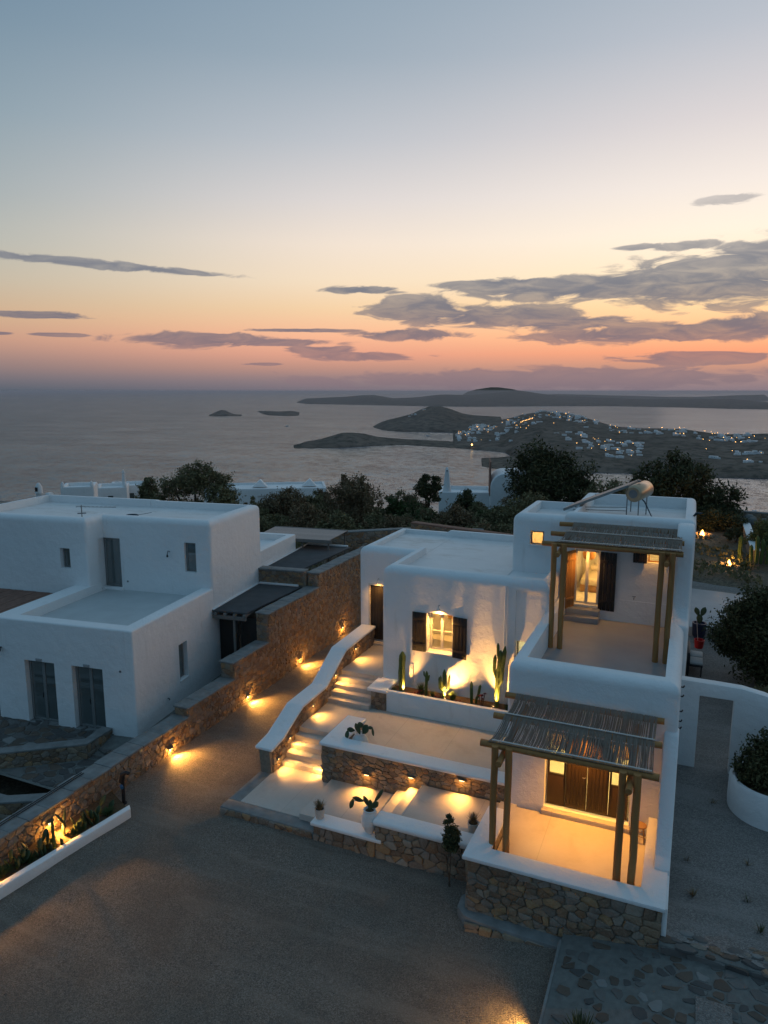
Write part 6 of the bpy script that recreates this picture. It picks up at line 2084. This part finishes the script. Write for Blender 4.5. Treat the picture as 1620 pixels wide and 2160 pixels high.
carve('wall', 'plaster', cwl, [(-2.6, 2.5, 0, 5, -3, 3.05, dict(rt=.06, rv=.06))], [(-2.3, 2.2, .3, 4.7, 2.7, 4), (-.3, .3, -.3, .2, .8, 1.6)])
MB().lathe([(.44, 2.9), (.40, 3.2), (.20, 4.9), (.21, 5.0), (.17, 5.15), (.05, 5.4)], -1.85, .8, 16).build('chimney', 'plaster', cwl)
MB().box(-1.91, -1.79, .55, .62, 5.0, 5.12).build('smoke_opening', 'black_iron', cwl)
tw2 = thing('curved_gable_house', 'tall white wall with a curved shoulder in front of the large dark tree', 'house', (-16.2, 63.5, 0), R(16.5), local=True)
pr = [(-.55, -2), (-.55, 3.9)] + [(-.55 + 1.3 * (1 - math.cos(R(90 * k / 6))), 3.9 + 1.3 * math.sin(R(90 * k / 6))) for k in range(1, 7)] + [(3.2, 5.25), (3.2, -2)]
MB().prism(pr[::-1], 'y', 0, 5, .08, 3).build('wall', 'plaster', tw2)
MB().box(-.62, -.50, .6, 4.6, 3.0, 6.2).build('brown_screen', 'quarry_red', tw2)

# ================================================================== THE TOWN ACROSS THE BAY
rg = random.Random(12)


def town_mesh(v):
    b_ = MB()
    w0, d0, h0 = (10, 9, 4.2), (14, 9, 6.5), (8, 8, 3.6)
    if v == 0:
        b_.box(-5, 5, 0, 8, -3, 4.0).box(-5.4, 1, 2.0, 8.4, 3.98, 6.8)
    elif v == 1:
        b_.box(-7, 7, 0, 7, -3, 3.6)
    elif v == 2:
        b_.box(-4, 4, 0, 8, -3, 6.4).box(4, 9.2, .6, 7.4, -3, 3.4)
    else:
        b_.box(-3.5, 3.5, 0, 7, -3, 3.4)
    bmesh.ops.recalc_face_normals(b_.bm, faces=b_.bm.faces)
    me = D.meshes.new('town_house')
    b_.bm.to_mesh(me)
    b_.bm.free()
    me.materials.append(MAT['plaster'])
    wb = MB()
    for x in ((-3, -.5, 2.2) if v != 3 else (-2, 1)):
        wb.box(x, x + 1.0, -.05, .1, 1.0, 2.4)
    me2 = D.meshes.new('window')
    wb.bm.to_mesh(me2)
    wb.bm.free()
    me2.materials.append(MAT['unlit_room_glass'])
    return me, me2


TM = [town_mesh(v) for v in range(4)]


def land_q(rows, az_):
    for i in range(len(rows) - 1):
        if rows[i][0] <= az_ <= rows[i + 1][0]:
            return i + (az_ - rows[i][0]) / (rows[i + 1][0] - rows[i][0])
    return 0


TOWNS = [  # land, bearing range, s range, houses, lamps, label, group
    ('town_hill', -17.4, -13.3, .20, .85, 70, 22, 'small white house on the shore slope of the town across the bay', 'white houses near the town shore'),
    ('town_hill', -13.5, -6.9, .80, .99, 60, 12, 'small white house along the crest of the town hill across the bay', 'white houses on the town hill crest'),
    ('town_hill', -13.6, -7.6, .45, .86, 30, 16, 'small white house scattered midway up the town hill across the bay', 'white houses midway up the town hill'),
    ('town_hill', -8.9, -3.6, .20, .52, 50, 18, 'small white house in the dense cluster below the town hill', 'white houses in the cluster below the hill'),
    ('town_hill', -5.8, -.6, .78, .97, 26, 18, 'small white house along the low ridge right of the town hill', 'white houses on the low ridge'),
    ('town_hill', -.6, 5.6, .70, .95, 26, 20, 'small white house on the slope at the far right of the bay', 'white houses at the far right of the bay'),
    ('town_hill', 1.0, 4.6, .20, .42, 12, 4, 'small white house near the shore at the right of the bay', 'white houses near the right shore'),
    ('headland_hill', -21.4, -20.2, .6, .9, 4, 1, 'small white house on the dark hill headland', 'white houses on the hill headland'),
]
first_lamp = None
b_ = MB()
b_.lathe([(.3, -1.1), (1.1, 0), (.3, 1.1)], 0, 0, 6)
lamp_me = D.meshes.new('town_lamp')
b_.bm.to_mesh(lamp_me)
b_.bm.free()
lamp_me.materials.append(MAT['town_glow'])
for li, a0, a1, s0, s1, nh, nl, lb, gp in TOWNS:
    rows = LAND[li]
    cent = [(rg.uniform(a0, a1), rg.uniform(s0, s1)) for _ in range(max(3, nh // 6))]
    for k in range(nh):
        c = rg.choice(cent)
        az_ = min(a1, max(a0, c[0] + rg.gauss(0, 1.0)))
        s = min(s1, max(s0, c[1] + rg.gauss(0, .12)))
        p = land_point(rows, land_q(rows, az_), s)
        v = rg.choice((0, 1, 2, 3, 3, 1))
        o = D.objects.new('town_house', TM[v][0])
        o.location = p
        o.rotation_euler = (0, 0, R(-az_) + rg.uniform(-.5, .5))
        sc_ = rg.uniform(.5, .95)
        o.scale = (sc_, sc_, sc_ * rg.uniform(.8, 1.05))
        COL.objects.link(o)
        tag(o, lb, 'house', gp)
        wv = D.objects.new('window', TM[v][1])
        wv.parent = o
        wv['kind'] = 'stuff'
        COL.objects.link(wv)
    for k in range(nl):
        c = rg.choice(cent)
        az_ = min(a1, max(a0, c[0] + rg.gauss(0, .9)))
        s = min(s1, max(s0, c[1] + rg.gauss(0, .1)))
        p = land_point(rows, land_q(rows, az_), s)
        o = D.objects.new('town_lamp', lamp_me)
        o.location = p + Vector((0, 0, 5.0))
        o.scale = (rg.uniform(.24, .52),) * 3
        COL.objects.link(o)
        tag(o, lb.replace('small white house', 'small glowing street lamp').replace('scattered ', ''), 'street lamp', gp.replace('white houses', 'street lamps'))
# lamps in a row along a climbing road
for k in range(9):
    p = land_point(LAND['town_hill'], land_q(LAND['town_hill'], -12.55 + k * .11), .70 + k * .010)
    o = D.objects.new('town_lamp', lamp_me)
    o.location = p + Vector((0, 0, 5))
    o.scale = (.7,) * 3
    COL.objects.link(o)
    tag(o, 'small street lamp in the even row climbing the town hill', 'street lamp', 'row of street lamps up the town hill')
# harbour light by the water
p = land_point(LAND['town_hill'], land_q(LAND['town_hill'], -16.35), .02)
o = D.objects.new('harbour_light', lamp_me)
o.location = p + Vector((0, 0, 6))
o.scale = (1.6,) * 3
COL.objects.link(o)
tag(o, 'bright harbour light right at the town shoreline', 'street lamp')
# boats
for (az_, d_, ln, lb) in ((-19.85, 1750, 16, 'pale motor boat anchored below the hill headland'), (-31.1, 2250, 15, 'small boat out on the open sea below the islets'), (4.55, 720, 9, 'small boat in the bay at the right edge')):
    x, y = d_ * math.sin(R(az_)), d_ * math.cos(R(az_))
    t_ = thing('boat', lb, 'boat', (x, y, SEA), R(30), local=True)
    V3 = [(-ln / 2, -1.6, .9), (-ln / 2, 1.6, .9), (ln * .25, 1.7, 1.1), (ln / 2, 0, 1.5), (ln * .25, -1.7, 1.1), (-ln / 2 * .94, -1.1, -.5), (-ln / 2 * .94, 1.1, -.5), (ln * .2, 1.0, -.5), (ln * .4, 0, -.5), (ln * .2, -1.0, -.5)]
    F3 = [(0, 1, 2, 3, 4), (9, 8, 7, 6, 5), (0, 5, 6, 1), (1, 6, 7, 2), (2, 7, 8, 3), (3, 8, 9, 4), (4, 9, 5, 0)]
    mesh_obj('hull', V3, F3, 'hull_paint', t_, smooth=False)
    MB().box(-ln * .28, ln * .1, -1.1, 1.1, 1.0, 2.6, .15).build('cabin', 'hull_paint', t_)
    MB().tube([(0, 0, 2.5), (0, 0, 6.5)], .08, 6).build('mast', 'grey_steel', t_)

# ================================================================== SMALL THINGS ON THE GRAVEL
for x, y, n, lb in ((.75, 16.6, 26, 'dry weed tuft on the pale gravel beside the terrace wall'), (2.1, 15.9, 20, 'dark weed at the right edge of the pale gravel path'), (2.0, 18.3, 10, 'thin dry weed on the gravel before the round planter'),
                    (1.25, 20.8, 14, 'dark weed left of the round planter'), (.6, 17.9, 9, 'trailing dry twig on the gravel beside the flank wall'), (1.9, 16.9, 12, 'brown weed near the right edge of the path')):
    t_ = thing('weed', lb, 'weed', (x, y, path_z(x, y)))
    tuft(t_, 'foliage', (x, y, path_z(x, y)), n, .16, .18, 'dry_grass' if n % 4 else 'dark_leaf', .012, int(x * 10 + y), .5)
rg = random.Random(3)
V2, F2 = [], []
for k in range(5200):
    x, y = rg.uniform(-16, -.5), rg.uniform(6, 16)
    if rg.random() > .35 + 1.1 * nz(x, y, .5, 9):
        continue
    if y > 14.4 and x > -12.4:
        continue
    z = yard_z(x, y)
    s_ = rg.uniform(.006, .018)
    q = len(V2)
    V2 += [(x - s_, y - s_ * .5, z), (x + s_, y - s_ * .6, z), (x, y + s_, z), (x + s_ * .2, y, z + s_ * 1.3)]
    F2 += [(q, q + 1, q + 3), (q + 1, q + 2, q + 3), (q + 2, q, q + 3)]
o = mesh_obj('loose_pebbles', V2, F2, 'flagstone', smooth=False)
tag(o, 'loose pebbles scattered over the gravel yard', 'pebbles', kind='stuff')

# ================================================================== AIR
hb = MB().box(-44000, 44000, -44000, 44000, SEA - 1, 14.5)
hz = hb.build('haze', 'plaster', smooth=False)
m = D.materials.new('air')
m.use_nodes = True
n = NT(m.node_tree)
n.n.clear()
pv_ = n.add('ShaderNodeVolumePrincipled', {'Color': (0.72, 0.72, 0.80), 'Density': 0.00007, 'Anisotropy': 0.3})
oo = n.add('ShaderNodeOutputMaterial')
n.l.new(pv_.outputs[0], oo.inputs['Volume'])
hz.data.materials[0] = m
tag(hz, 'thin evening haze lying over the sea and the far islands', 'haze', kind='stuff')
